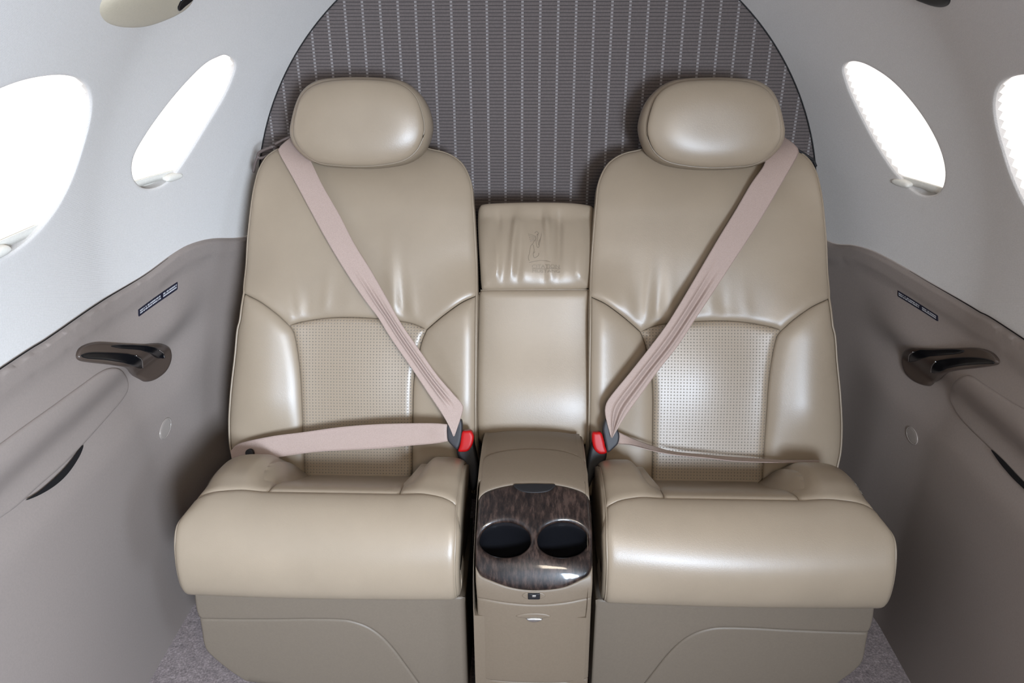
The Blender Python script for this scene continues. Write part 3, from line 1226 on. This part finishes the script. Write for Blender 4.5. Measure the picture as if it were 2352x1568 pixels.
q = BPL.pix([(572, 1041)], 0.047)[0]
an = polar(superell(q[0], q[1], 0.0085, 0.0085, 2.0, m=32), 32)
slab(BPL, an, 0.047, 0.006, (0.003, 0.002), h=0.004).build('anchor_bolt', M_BLACK, lap, label='round black bolt head')


def loop_px(S, pts, h, step=0.003, smooth=True):
    return spline(S.pix(pts, h), True, step, smooth)


def buckle(root, tongue, red, stalk, h):
    tg = slab(BPL, loop_px(BPL, tongue, h), h, 0.012, (0.004, 0.003), h=0.005).build('belt_tongue', M_BUCKLE, root)
    bk = slab(BPL, loop_px(BPL, stalk, h - .012), h - 0.012, 0.024, (0.006, 0.004), h=0.006).build('buckle', M_BLACK, root)
    slab(BPL, loop_px(BPL, red, h), h, 0.016, (0.006, 0.0035), h=0.004).build('release_button', M_RED, bk, label='red release button')


buckle(bl, [(1056, 963), (1061, 972), (1061, 990), (1057, 1016), (1050, 1032), (1041, 1026), (1029, 1013), (1026, 998), (1027, 977), (1036, 970)],
       [(1061, 993), (1070, 990), (1081, 990), (1087, 1000), (1087, 1010), (1083, 1025), (1074, 1036), (1062, 1038), (1052, 1036), (1056, 1022)],
       [(1050, 1030), (1060, 1010), (1082, 1000), (1090, 1030), (1096, 1060), (1100, 1090), (1094, 1120), (1082, 1125), (1074, 1085), (1066, 1068), (1052, 1050)], 0.078)

br_ = thing('seat_belt', BPL.at(0.12, 0.05, 0.03)[0], 'pinkish belt fastened across the right seat, lap strap twisted thin', 'seat belt', 'lap and shoulder belts')
RL_ = [(1758, 312), (1757, 330), (1752, 352), (1756, 376), (1725, 422), (1687, 487), (1652, 544), (1618, 602), (1588, 653), (1563, 695), (1531, 746), (1493, 797), (1448, 854), (1404, 908), (1391, 931), (1391, 956), (1403, 1004)]
RR_ = [(1796, 312), (1816, 324), (1835, 345), (1828, 365), (1802, 410), (1767, 471), (1729, 533), (1694, 586), (1656, 644), (1627, 688), (1595, 736), (1557, 794), (1512, 851), (1468, 912), (1446, 942), (1430, 966), (1406, 1006)]
FR_ = [(.40, .06, .006, .38, .55, .95), (.60, .05, -.007, .40, .58, .95), (.76, .06, .006, .42, .6, .95)]
strip(RL_, RR_, HT, HT, 90, 21, FR_).build('shoulder_strap', M_BELT, br_)
TU = [(1419, 991), (1452, 1006), (1499, 1023), (1547, 1036), (1627, 1044), (1691, 1049), (1787, 1055), (1882, 1056)]
TL_ = [(1419, 1019), (1452, 1022), (1499, 1034), (1547, 1043), (1627, 1051), (1691, 1058), (1787, 1061), (1882, 1059)]
strip(TU, TL_, [(0, .070), (.12, .05), (.3, .028), (1, .016)], [(0, .076), (.12, .072), (.3, .066), (.8, .058), (1, .05)], 60, 9).build('lap_strap', M_BELT, br_)
buckle(br_, [(1391, 964), (1400, 972), (1417, 985), (1423, 1000), (1420, 1018), (1409, 1030), (1396, 1039), (1391, 1020), (1387, 1000), (1385, 984)],
       [(1361, 995), (1370, 993), (1381, 994), (1387, 1010), (1390, 1024), (1394, 1039), (1386, 1043), (1376, 1042), (1366, 1033), (1361, 1016)],
       [(1364, 1002), (1384, 1008), (1394, 1040), (1389, 1062), (1372, 1080), (1362, 1100), (1352, 1122), (1344, 1112), (1347, 1080), (1354, 1040)], 0.078)

# belt guides behind the outer shoulders
for nm, rods, lab in (('belt_guide', [[(628, 336), (607, 344), (595, 351), (592, 358), (597, 363), (610, 360), (630, 350)], [(632, 331), (650, 322), (668, 314)], [(592, 360), (586, 375), (582, 395)]],
                       'bronze wire belt guide behind the outer shoulder of the left seat'),
                      ('belt_guide', [[(1800, 327), (1815, 331), (1826, 339)], [(1828, 343), (1836, 347), (1852, 357), (1868, 368), (1866, 372), (1850, 362), (1838, 352)], [(1868, 368), (1874, 382)]],
                       'dark wire belt guide behind the outer shoulder of the right seat')):
    mb = MB()
    for rd in rods:
        p = np.array([aty(x, y, 1.655) for x, y in rd])
        mb.tube(spline(p, step=0.003), 0.0032, n=8)
    P0 = aty(*rods[0][0], 1.655)
    e = np.array([P0[0], YB - 0.004, P0[2] - 0.01])
    mb.tube([P0, (P0 + e) / 2 + [0, 0, -.006], e], 0.002, n=8)
    tag(mb.build(nm, M_GUIDE if rods[0][0][0] < 1000 else M_BLACK), lab, 'belt guide', 'belt guides on the bulkhead')

# ------------------------------------------------------------------ middle backrest with its folded armrest
def mid_bulge(u, v):
    a = (u - X0) / 0.13
    top = -0.024 * np.clip((v - 0.35) / 0.12, 0, 1.2) ** 2.2
    low = 0.016 * np.exp(-((v - 0.10) / 0.10) ** 2) - 0.02 * np.clip((0.06 - v) / 0.08, 0, 1) ** 2
    return -0.010 - 0.012 * np.abs(a) ** 4 * 0.6 + top + low


MID = Surf(plane(REC, 1.36, 0.40, mid_bulge), -0.16, 0.15, -0.02, 0.52, 100, 160)
mroot = thing('armrest', (X0, 1.40, 0.46), 'narrow beige leather armrest folded upright between the two seats with an embossed emblem', 'armrest')
uo = loop_px(MID, [(1099, 474), (1113, 467), (1170, 464), (1231, 463), (1300, 464), (1350, 469), (1366, 476), (1370, 500), (1368, 560), (1362, 630), (1357, 655), (1350, 662), (1300, 664), (1231, 665), (1160, 665), (1110, 665), (1103, 655), (1100, 610), (1096, 540), (1095, 495)], 0, 0.005)


def mid_pleats(u, v, d):
    h = 0 * u
    for x, wd, am in ((1140, .010, .004), (1155, .006, -.003), (1170, .007, .004), (1205, .012, .003), (1268, .007, .004), (1282, .006, -.0036), (1335, .016, .004), (1255, .006, -.002), (1190, .006, -.002)):
        uc = MIDU[x]
        sl = 0.08 * math.sin(x)
        h = h + 2.3 * am * np.exp(-((u - uc - sl * (v - .33)) / wd) ** 2) * sstep(0.004, 0.05, d) * (0.6 + 0.4 * np.sin(v * 30 + x))
    return h


MIDU = {x: MID.pix([(x, 580)])[0, 0] for x in (1140, 1155, 1170, 1205, 1268, 1282, 1335, 1255, 1190)}
mb = rim(MID, uo, [(0, -.011), (0.001, -.016), (0.001, -.05), (-.01, -.10)], True)
upc = mb.build('upper_pad', M_LEATHER, mroot)
panel(MID, uo, h=0.0055, roll=(0.036, 0.011), disp=mid_pleats).build('pad_face', M_LEATHER, upc)
lo_ = loop_px(MID, [(1103, 668), (1112, 666), (1231, 665), (1345, 665), (1354, 668), (1359, 678), (1361, 760), (1362, 850), (1362, 972), (1358, 1008), (1349, 1024), (1335, 1025), (1290, 1014), (1231, 1008), (1170, 1012), (1128, 1024), (1110, 1026), (1100, 1014), (1095, 980), (1094, 850), (1096, 760), (1098, 685)], 0, 0.005)
mb = rim(MID, lo_, [(0, -.010), (0.001, -.016), (0.001, -.05), (-.01, -.09)], True)
arm = mb.build('folded_armrest', M_LEATHER, mroot, label='plain leather armrest folded up flush')
panel(MID, lo_, h=0.008, roll=(0.016, 0.010)).build('pad_face', M_LEATHER, arm)
edge_tube(MID, lo_, -0.0105, 0.0018, True).build('piping', M_PIPE, arm)

# the embossed emblem: a rearing horse over a hill, with two lines of lettering
mb = MB()


def emb(pts, r=0.00055, closed=False):
    q = spline(MID.pix([(1180 + x / 11.2, 500 + y / 11.2) for x, y in pts]), step=0.002)
    hh = mid_pleats(q[:, 0], q[:, 1], dist(q, uo)) + 0.0003
    mb.tube(MID.at(q[:, 0], q[:, 1], hh), r, n=6)


emb([(400, 1150), (520, 1122), (640, 1105), (760, 1100), (860, 1115), (940, 1140)])
emb([(400, 1110), (375, 1020), (400, 930), (425, 800), (440, 720), (490, 670), (530, 600)])
emb([(500, 700), (520, 780), (525, 850), (500, 910), (500, 960), (530, 1030), (600, 1000), (640, 960), (645, 910)])
emb([(545, 870), (515, 920)])
emb([(570, 580), (585, 700), (610, 765), (650, 745), (665, 640), (690, 540), (700, 470), (712, 390)])
emb([(605, 610), (605, 500), (600, 420), (640, 450)])
emb([(640, 700), (640, 620), (690, 520)])
for k in range(5):
    emb([(550 - 6 * k, 470 + 28 * k), (470, 440 + 38 * k), (370 + 12 * k, 420 + 46 * k)])
emb([(545, 390), (590, 350), (640, 400), (600, 430)])
emb([(530, 600), (570, 545), (550, 470)])
emb([(470, 1312), (620, 1312), (800, 1306), (1000, 1302), (1200, 1306)], 0.0005)
mb.build('embossed_emblem', M_STITCH, upc, label='embossed rearing horse over a hill')


def lettering(txt, px0, py, px1, hpx, name):
    cu = bpy.data.curves.new('txt', 'FONT')
    cu.body = txt
    cu.size = 1
    cu.resolution_u = 3
    o = bpy.data.objects.new('txt', cu)
    COL.objects.link(o)
    bpy.context.view_layer.update()
    me = o.to_mesh()
    V = np.array([tuple(v.co) for v in me.vertices])
    Fc = [list(p.vertices) for p in me.polygons]
    o.to_mesh_clear()
    bpy.data.objects.remove(o)
    bpy.data.curves.remove(cu)
    lo, hi = V.min(0), V.max(0)
    a, b = MID.pix([(px0, py), (px1, py)])
    top = MID.pix([(px0, py - hpx)])[0]
    u = a[0] + (V[:, 0] - lo[0]) / (hi[0] - lo[0]) * (b[0] - a[0])
    v = a[1] + (V[:, 0] - lo[0]) / (hi[0] - lo[0]) * (b[1] - a[1]) + (V[:, 1] - lo[1]) / (hi[1] - lo[1]) * (top[1] - a[1])
    hh = mid_pleats(u, v, dist(np.stack([u, v], -1), uo)) + 0.0010
    m_ = MB()
    m_.add(MID.at(u, v, hh), Fc)
    return m_.build(name, M_STITCH, upc, smooth=False)


lettering('CITATION', 1222, 616, 1285, 8.5, 'embossed_lettering')
lettering('MUSTANG', 1223, 626, 1286, 7.0, 'embossed_lettering')

# ------------------------------------------------------------------ console between the seats
CPR = [(1.36, .455), (1.30, .474), (1.24, .481), (1.18, .480), (1.135, .471), (1.09, .446), (1.05, .420), (1.02, .398), (1.003, .372), (.997, .345), (.996, .30), (.996, .22), (.996, .12), (.996, .0)]
CD = _dense(CPR)
CV = np.concatenate([[0], np.cumsum(np.linalg.norm(np.diff(CD, axis=0), axis=1))])


def con(u, v):
    u = np.asarray(u, float)
    k = np.clip(np.abs((u - X0) / 0.0985), 0, 1.1)
    e = 0.010 * k ** 3
    y = np.interp(v, CV, CD[:, 0])
    z = np.interp(v, CV, CD[:, 1])
    fr = sstep(CV[-1] - .40, CV[-1] - .33, v)
    return np.stack([u, y + e * fr, z - e * (1 - fr)], -1)


CON = Surf(con, -0.11, 0.10, 0.0, CV[-1], 90, 240)
croot = thing('center_console', (X0, 1.15, 0.0), 'tan console with a glossy walnut twin cup holder lid between the seats', 'console')
side = np.vstack([CD[::3], [[0.996, 0.002], [1.36, 0.002]]])
side = side + 0.0
cen = np.array([1.17, 0.22])
mb = MB()
loops = []
for x, k in ((X0 - .0945, .985), (X0 - .0965, .99), (X0 - .0962, .99), (X0 - .0954, .99), (X0 + .0954, .99), (X0 + .0962, .99), (X0 + .0965, .99), (X0 + .0945, .985)):
    q = cen + (side - cen) * np.array([k - .01, k - .014])
    if abs(x - X0) < .0955:                         # hollow under the lid for the cup wells
        q[:, 1] = np.where((q[:, 1] > .2) & (q[:, 0] < 1.15), np.minimum(q[:, 1], .30), q[:, 1])
    loops.append(np.stack([np.full(len(q), x), q[:, 0], np.maximum(q[:, 1], 0.001)], -1))
mb.loft(loops, True, True, True)
cb = mb.build('console_body', M_TAN, croot, angle=40)
wt = cv(CON, [(1098, 1152), (1106, 1139), (1125, 1127), (1180, 1114), (1227, 1112), (1274, 1114), (1329, 1127), (1348, 1139), (1355, 1152)], .004)
wb = cv(CON, [(1092, 1299), (1098, 1312), (1112, 1326), (1167, 1347), (1227, 1355), (1295, 1348), (1343, 1326), (1356, 1311), (1361, 1297)], .004)
wl = cv(CON, [(1098, 1152), (1095, 1200), (1092, 1250), (1092, 1299)], .004)
wr = cv(CON, [(1355, 1152), (1359, 1200), (1361, 1250), (1361, 1297)], .004)
cups = [loop_px(CON, [(1160 + sx_ + 59 * math.cos(a), 1241 + (39 if math.sin(a) > 0 else 43) * math.sin(a)) for a in np.linspace(0, 2 * PI, 28, endpoint=False)], 0, .004) for sx_ in (0, 133)]
wood_o = join(wt, wr, wb[::-1], wl[::-1])
wd = panel(CON, wood_o, cups, h=0.007, roll=(0.007, 0.004), off=0.0035, hole_roll=(0.010, 0.006)).build('walnut_lid', M_WOOD, croot, label='glossy dark burl walnut lid')
for i, hl in enumerate(cups):
    c = hl.mean(0)
    P = CON.at(hl[:, 0], hl[:, 1], -0.0028)
    ctr = P.mean(0)
    L_ = []
    for k, dz in ((1.0, 0), (.97, .004), (.955, .012), (.94, .05), (.90, .068), (.6, .070)):
        q = ctr + (P - ctr) * k
        q[:, 2] = q[:, 2] - dz
        if dz > .045:
            q[:, 2] = q[:, 2] * .25 + (ctr[2] - dz) * .75
        L_.append(q)
    MB().loft(L_, True, False, True).build('cup_holder', M_GLOSSBLACK, wd, label='black cup well')
no = loop_px(CON, [(1180, 1115), (1187, 1125), (1203, 1132), (1227, 1134), (1252, 1132), (1267, 1126), (1275, 1115), (1250, 1113.5), (1227, 1113), (1203, 1113.5)], 0, .002)
panel(CON, no, h=.004, roll=(.002, .0012), off=.0046).build('finger_notch', M_BLACK, wd)
ta = cv(CON, [(1103, 1098), (1104, 1072), (1110, 1054), (1130, 1042), (1180, 1033), (1231, 1031), (1290, 1036), (1332, 1050), (1344, 1062), (1350, 1085), (1351, 1104)], .004)
tl_ = np.vstack([wt[0][None], ta[0][None]])
tr_ = np.vstack([ta[-1][None], wt[-1][None]])
lid = join(ta, spline(tr_, step=.004, smooth=False), wt[::-1], spline(tl_, step=.004, smooth=False))
panel(CON, lid, h=.008, roll=(.006, .003), off=.002).build('hinge_cover', M_TAN, croot)
hb = join(np.array([ta[k] for k in range(len(ta))][::-1]), spline(np.array([ta[0], [ta[0][0], 0.01], [ta[-1][0], 0.01], ta[-1]]), step=.005, smooth=False))
panel(CON, hb, h=.008, roll=(.004, .002), off=.0005).build('rear_cover', M_TAN, croot)
da = cv(CON, [(1095, 1372), (1120, 1376), (1170, 1384), (1227, 1388), (1290, 1384), (1335, 1376), (1359, 1371)], .004)
cl = spline(np.array([wb[0], da[0]]), step=.004, smooth=False)
cr = spline(np.array([wb[-1], da[-1]]), step=.004, smooth=False)
col = join(wb, cr, da[::-1], cl[::-1])
panel(CON, col, h=.008, roll=(.004, .002), off=.001).build('front_collar', M_TAN, croot)
db = CON.pix([(1101, 1556), (1351, 1558)])
dr = join(da, spline(np.array([da[-1], db[1], db[0], da[0]]), step=.005, smooth=False))
door = panel(CON, dr, h=.010, roll=(.005, .003), off=.0015).build('drawer_front', M_TAN, croot)
kb = join(spline(np.array([db[0], db[1], [db[1][0], CV[-1] - .004], [db[0][0], CV[-1] - .004], db[0]]), step=.005, smooth=False))
panel(CON, kb, h=.012, roll=(.004, .003), off=.0005).build('kick_plate', M_TAN, croot)
la = loop_px(CON, [(1213, 1360), (1240, 1360), (1240, 1373), (1213, 1373)], 0, .0015, False)
lr = loop_px(CON, [(1200 + 26 + 27 * math.cos(a), 1366.5 + 9 * math.sin(a)) for a in np.linspace(0, 2 * PI, 20, endpoint=False)], 0, .002)
panel(CON, lr, h=.003, roll=(.002, .0015), off=.0022).build('latch_recess', M_TAN, croot)
lt = slab(CON, la, .0045, .004, (.0012, .001), h=.003).build('latch', M_BLACK, croot, label='small black latch')
lg = loop_px(CON, [(1222, 1363), (1231, 1363), (1231, 1367), (1222, 1367)], 0, .0008, False)
slab(CON, lg, .0052, .002, (.0006, .0005), h=.002).build('latch_button', M_SATIN, lt)
ho = loop_px(CON, [(1183, 1413), (1200, 1407), (1227, 1405), (1253, 1407), (1267, 1413), (1252, 1417), (1227, 1419), (1200, 1417)], 0, .003)
hd = panel(CON, ho, h=.005, roll=(.003, .003), off=.0035).build('drawer_pull', M_TAN, door)
hi_ = loop_px(CON, [(1209, 1416), (1227, 1414), (1246, 1416), (1238, 1422), (1227, 1424), (1216, 1422)], 0, .002)
slab(CON, hi_, .0065, .005, (.003, .0028), h=.003).build('finger_lip', M_SATIN, hd)

# ------------------------------------------------------------------ things on the side walls
def armrest(S, pts, slit, label, name_):
    o = loop_px(S, pts, 0.008, 0.008)
    t = thing('armrest', S.at(*o.mean(0), 0)[0], label, 'armrest', 'side wall armrests')
    mb = slab(S, o, 0.004, 0.012, (0.006, 0.0048), h=0.012)
    mb.build('armrest_lid', M_PANEL, t)
    s = loop_px(S, slit, 0.006, 0.004)
    panel(S, s, h=.006, roll=(.003, .001), off=0.0055).build('finger_slot', M_DARK, t, label='dark slot under the lid edge')


armrest(PLL, [(-60, 1062), (0, 1022), (60, 978), (125, 932), (190, 885), (235, 853), (262, 843), (285, 850), (299, 868), (302, 890), (290, 915), (262, 948), (225, 990), (190, 1028), (150, 1068), (100, 1112), (50, 1158), (0, 1195), (-60, 1245), (-90, 1180)],
        [(60, 1148), (92, 1127), (130, 1094), (160, 1062), (192, 1021), (186, 1044), (160, 1084), (130, 1113), (92, 1136)],
        'long grey armrest lid on the brightly lit left wall below the dark handle', 'l')
armrest(PLR, [(2410, 985), (2352, 941), (2309, 916), (2258, 883), (2222, 860), (2205, 862), (2190, 874), (2177, 893), (2174, 913), (2187, 944), (2217, 980), (2253, 1015), (2279, 1041), (2309, 1071), (2352, 1117), (2410, 1178), (2450, 1100)],
        [(2274, 1031), (2299, 1052), (2330, 1085), (2352, 1108), (2380, 1140), (2380, 1155), (2352, 1124), (2325, 1098), (2295, 1063)],
        'brown armrest lid on the shaded right wall below the dark handle', 'r')


def handle(S, bez, c1, c2, ends, label):
    o = loop_px(S, bez, 0.006, 0.003)
    t = thing('pull_handle', S.at(*o.mean(0), 0)[0], label, 'handle', 'recessed wall handles')
    slab(S, o, 0.008, 0.010, (0.006, 0.004), h=0.005).build('bezel', M_BEZEL, t, label='glossy walnut bezel')
    for c, e in zip((c1, c2), ends):
        q = loop_px(S, c, 0.009, 0.003)
        b = panel(S, q, h=0.004, roll=(.004, .002), off=0.0105).build('finger_recess', M_GLOSSBLACK, t, label='black finger recess')
        ed = spline(S.pix(e, 0.010), step=.002)
        edge_tube(S, ed, 0.0105, 0.0012).build('recess_rim', M_CHROME, b)


handle(PLL, [(181, 816), (188, 800), (205, 790), (230, 786), (270, 788), (320, 791), (367, 791), (388, 797), (395, 812), (393, 832), (382, 853), (360, 870), (338, 875), (320, 867), (298, 850), (270, 838), (240, 833), (205, 829), (187, 825)],
       [(255, 794), (290, 791), (330, 793), (360, 799), (376, 810), (378, 822), (366, 823), (345, 812), (315, 803), (280, 800)],
       [(186, 816), (205, 809), (250, 809), (300, 813), (322, 822), (328, 835), (326, 846), (308, 842), (280, 832), (240, 826), (200, 823)],
       [[(366, 804), (375, 811), (378, 822)], [(312, 816), (325, 826), (328, 845)]],
       'dark walnut recessed handle on the brightly lit left side panel')
handle(PLR, [(2070, 825), (2073, 810), (2085, 802), (2110, 799), (2150, 799), (2200, 798), (2240, 798), (2268, 806), (2285, 820), (2289, 832), (2270, 838), (2230, 843), (2190, 849), (2165, 862), (2145, 877), (2130, 885), (2105, 879), (2085, 865), (2074, 848)],
       [(2087, 830), (2090, 815), (2105, 805), (2140, 803), (2190, 801), (2215, 805), (2200, 812), (2160, 816), (2120, 823), (2097, 831)],
       [(2139, 855), (2142, 838), (2155, 827), (2190, 821), (2240, 820), (2275, 826), (2284, 835), (2260, 836), (2210, 839), (2175, 846), (2152, 856)],
       [[(2087, 830), (2089, 816), (2098, 808)], [(2139, 855), (2141, 840), (2150, 830)]],
       'dark walnut recessed handle on the shaded right side panel')


def placard(S, TL, BL, TR, BR, cut, label):
    q = S.pix([TL, BL, TR, BR], 0.001)

    def bi(s, t):
        return (q[0] * (1 - s) + q[2] * s) * (1 - t) + (q[1] * (1 - s) + q[3] * s) * t
    root = thing('placard', S.at(*bi(.5, .5), 0)[0], label, 'placard', 'wall placards')
    o = spline(np.array([bi(0, 0), bi(1, 0), bi(1, 1), bi(0, 1)]), True, .003, False)
    slab(S, o, 0.0016, 0.003, (0.0006, 0.0003), h=0.004).build('placard_plate', M_PLACARD, root)
    mb = MB()
    rnd = random.Random(7)
    for (s0, s1) in ((0.03, cut - .03), (cut + .03, 0.97)):
        for (t0, t1) in ((0.20, 0.40), (0.52, 0.72)):
            s = s0
            while s < s1 - 0.01:
                w_ = rnd.choice((0.012, 0.016, 0.016, 0.02))
                if rnd.random() < 0.14:
                    s += 0.012
                    continue
                e = min(s + w_, s1)
                c = [bi(s, t0), bi(e, t0), bi(e, t1), bi(s, t1)]
                P = np.vstack([S.at(x[0], x[1], 0.0021) for x in c])
                mb.add(P, [[0, 1, 2, 3]])
                s = e + 0.003
    mb.build('placard_print', M_PRINT, root, smooth=False)


placard(PLL, (318, 711), (319, 727), (408, 647), (408, 664), .60, 'navy placard with two tiny lines of print on the left side panel')
placard(PLR, (2062, 667), (2062, 680), (2154, 725), (2154, 738), .57, 'dark placard with two tiny lines of print on the right side panel')

for S, cx, cy, rx, ry, tilt, lab in ((PLL, 379, 984, 11, 24, .45, 'small clear oval cap on the left side panel by the seat'), (PLR, 2096, 1000, 11, 20, -.45, 'small clear oval cap on the right side panel by the seat')):
    lp_ = loop_px(S, [(cx + rx * math.cos(a) + tilt * -ry * math.sin(a) * .6, cy + ry * math.sin(a)) for a in np.linspace(0, 2 * PI, 20, endpoint=False)], 0, .002)
    mb = panel(S, lp_, h=.004, roll=(.004, .002), off=.0022)
    edge_tube(S, lp_, 0.001, 0.0013, True, mb)
    m_ = mb.build('wall_cap', M_CAP)
    tag(m_, lab, 'cap', 'clear caps on the side panels')

# overhead fittings
lo1 = loop_px(WL, [(225, 24), (232, 45), (250, 59), (285, 67), (335, 64), (385, 47), (425, 24), (445, 0), (452, -25), (440, -52), (395, -68), (330, -62), (270, -35), (235, -5)], 0, .006)
rl = thing('reading_lamp', WL.at(*lo1.mean(0), 0)[0], 'cream oval lamp housing on the left wall above the windows', 'lamp')
hs_ = slab(WL, lo1, 0.006, 0.010, (0.022, 0.012), h=.010, puff=(0.006, .05)).build('lamp_housing', M_LAMP, rl)
lo2 = loop_px(WL, [(398, 14), (412, 3), (430, -12), (438, -25), (425, -28), (405, -14), (395, 2)], 0, .003)
panel(WL, lo2, h=.005, roll=(.004, .002), off=.0135).build('lamp_slot', M_GLOSSBLACK, hs_, label='dark slot at the lamp end')
lo3 = loop_px(WR, [(2108, 0), (2125, 7), (2145, 14), (2165, 17), (2180, 11), (2184, -4), (2172, -22), (2140, -36), (2105, -34), (2090, -18)], 0, .004)
ra = thing('air_vent', WR.at(*lo3.mean(0), 0)[0], 'black oval fitting on the right wall cut by the top of the picture', 'air vent')
slab(WR, lo3, 0.006, 0.010, (0.014, 0.008), h=.008).build('vent_cover', M_BLACK, ra)

# ------------------------------------------------------------------ light
w = bpy.data.worlds.new('daylight')
SC.world = w
w.use_nodes = True
bg = w.node_tree.nodes['Background']
bg.inputs[1].default_value = 1.7
_tc = w.node_tree.nodes.new('ShaderNodeTexCoord')
_sp = w.node_tree.nodes.new('ShaderNodeSeparateXYZ')
_cr = w.node_tree.nodes.new('ShaderNodeValToRGB')
w.node_tree.links.new(_tc.outputs['Generated'], _sp.inputs[0])
w.node_tree.links.new(_sp.outputs['Z'], _cr.inputs['Fac'])
w.node_tree.links.new(_cr.outputs['Color'], bg.inputs[0])
_cr.color_ramp.elements[0].position = 0.0
_cr.color_ramp.elements[0].color = (0.42, 0.38, 0.34, 1)
_cr.color_ramp.elements[1].position = 0.25
_cr.color_ramp.elements[1].color = (0.95, 0.98, 1.0, 1)


def area(name, loc, aim, sx, sy, power, col, spread=180):
    l = bpy.data.lights.new(name, 'AREA')
    l.shape = 'RECTANGLE'
    l.size, l.size_y = sx, sy
    l.energy = power
    l.color = col
    l.spread = math.radians(spread)
    o = bpy.data.objects.new(name, l)
    COL.objects.link(o)
    o.location = loc
    o.rotation_euler = (Vector(aim) - Vector(loc)).to_track_quat('-Z', 'Y').to_euler()
    return o


area('door_daylight', (0.53, -0.95, 1.10), (-0.66, 1.05, 0.62), 0.36, 0.45, 53, (0.70, 0.83, 1.0), 98)
area('entry_daylight', (0.79, 0.02, 0.75), (-0.8, 0.2, 0.65), 0.5, 0.7, 40, (0.64, 0.80, 1.0), 115)
area('cabin_lamp', (0.2, -0.2, 1.46), (-0.1, 1.2, 0.6), 0.3, 0.3, 7.5, (1.0, 0.86, 0.68), 110)

SC.view_settings.view_transform = 'Standard'
SC.view_settings.look = 'None'
SC.view_settings.exposure = -0.47
SC.view_settings.gamma = 1.0
SC.view_settings.use_curve_mapping = False
SC.cycles.use_denoising = True
SC.cycles.max_bounces = 8
SC.cycles.caustics_reflective = False
SC.cycles.caustics_refractive = False
SC.cycles.sample_clamp_indirect = 6
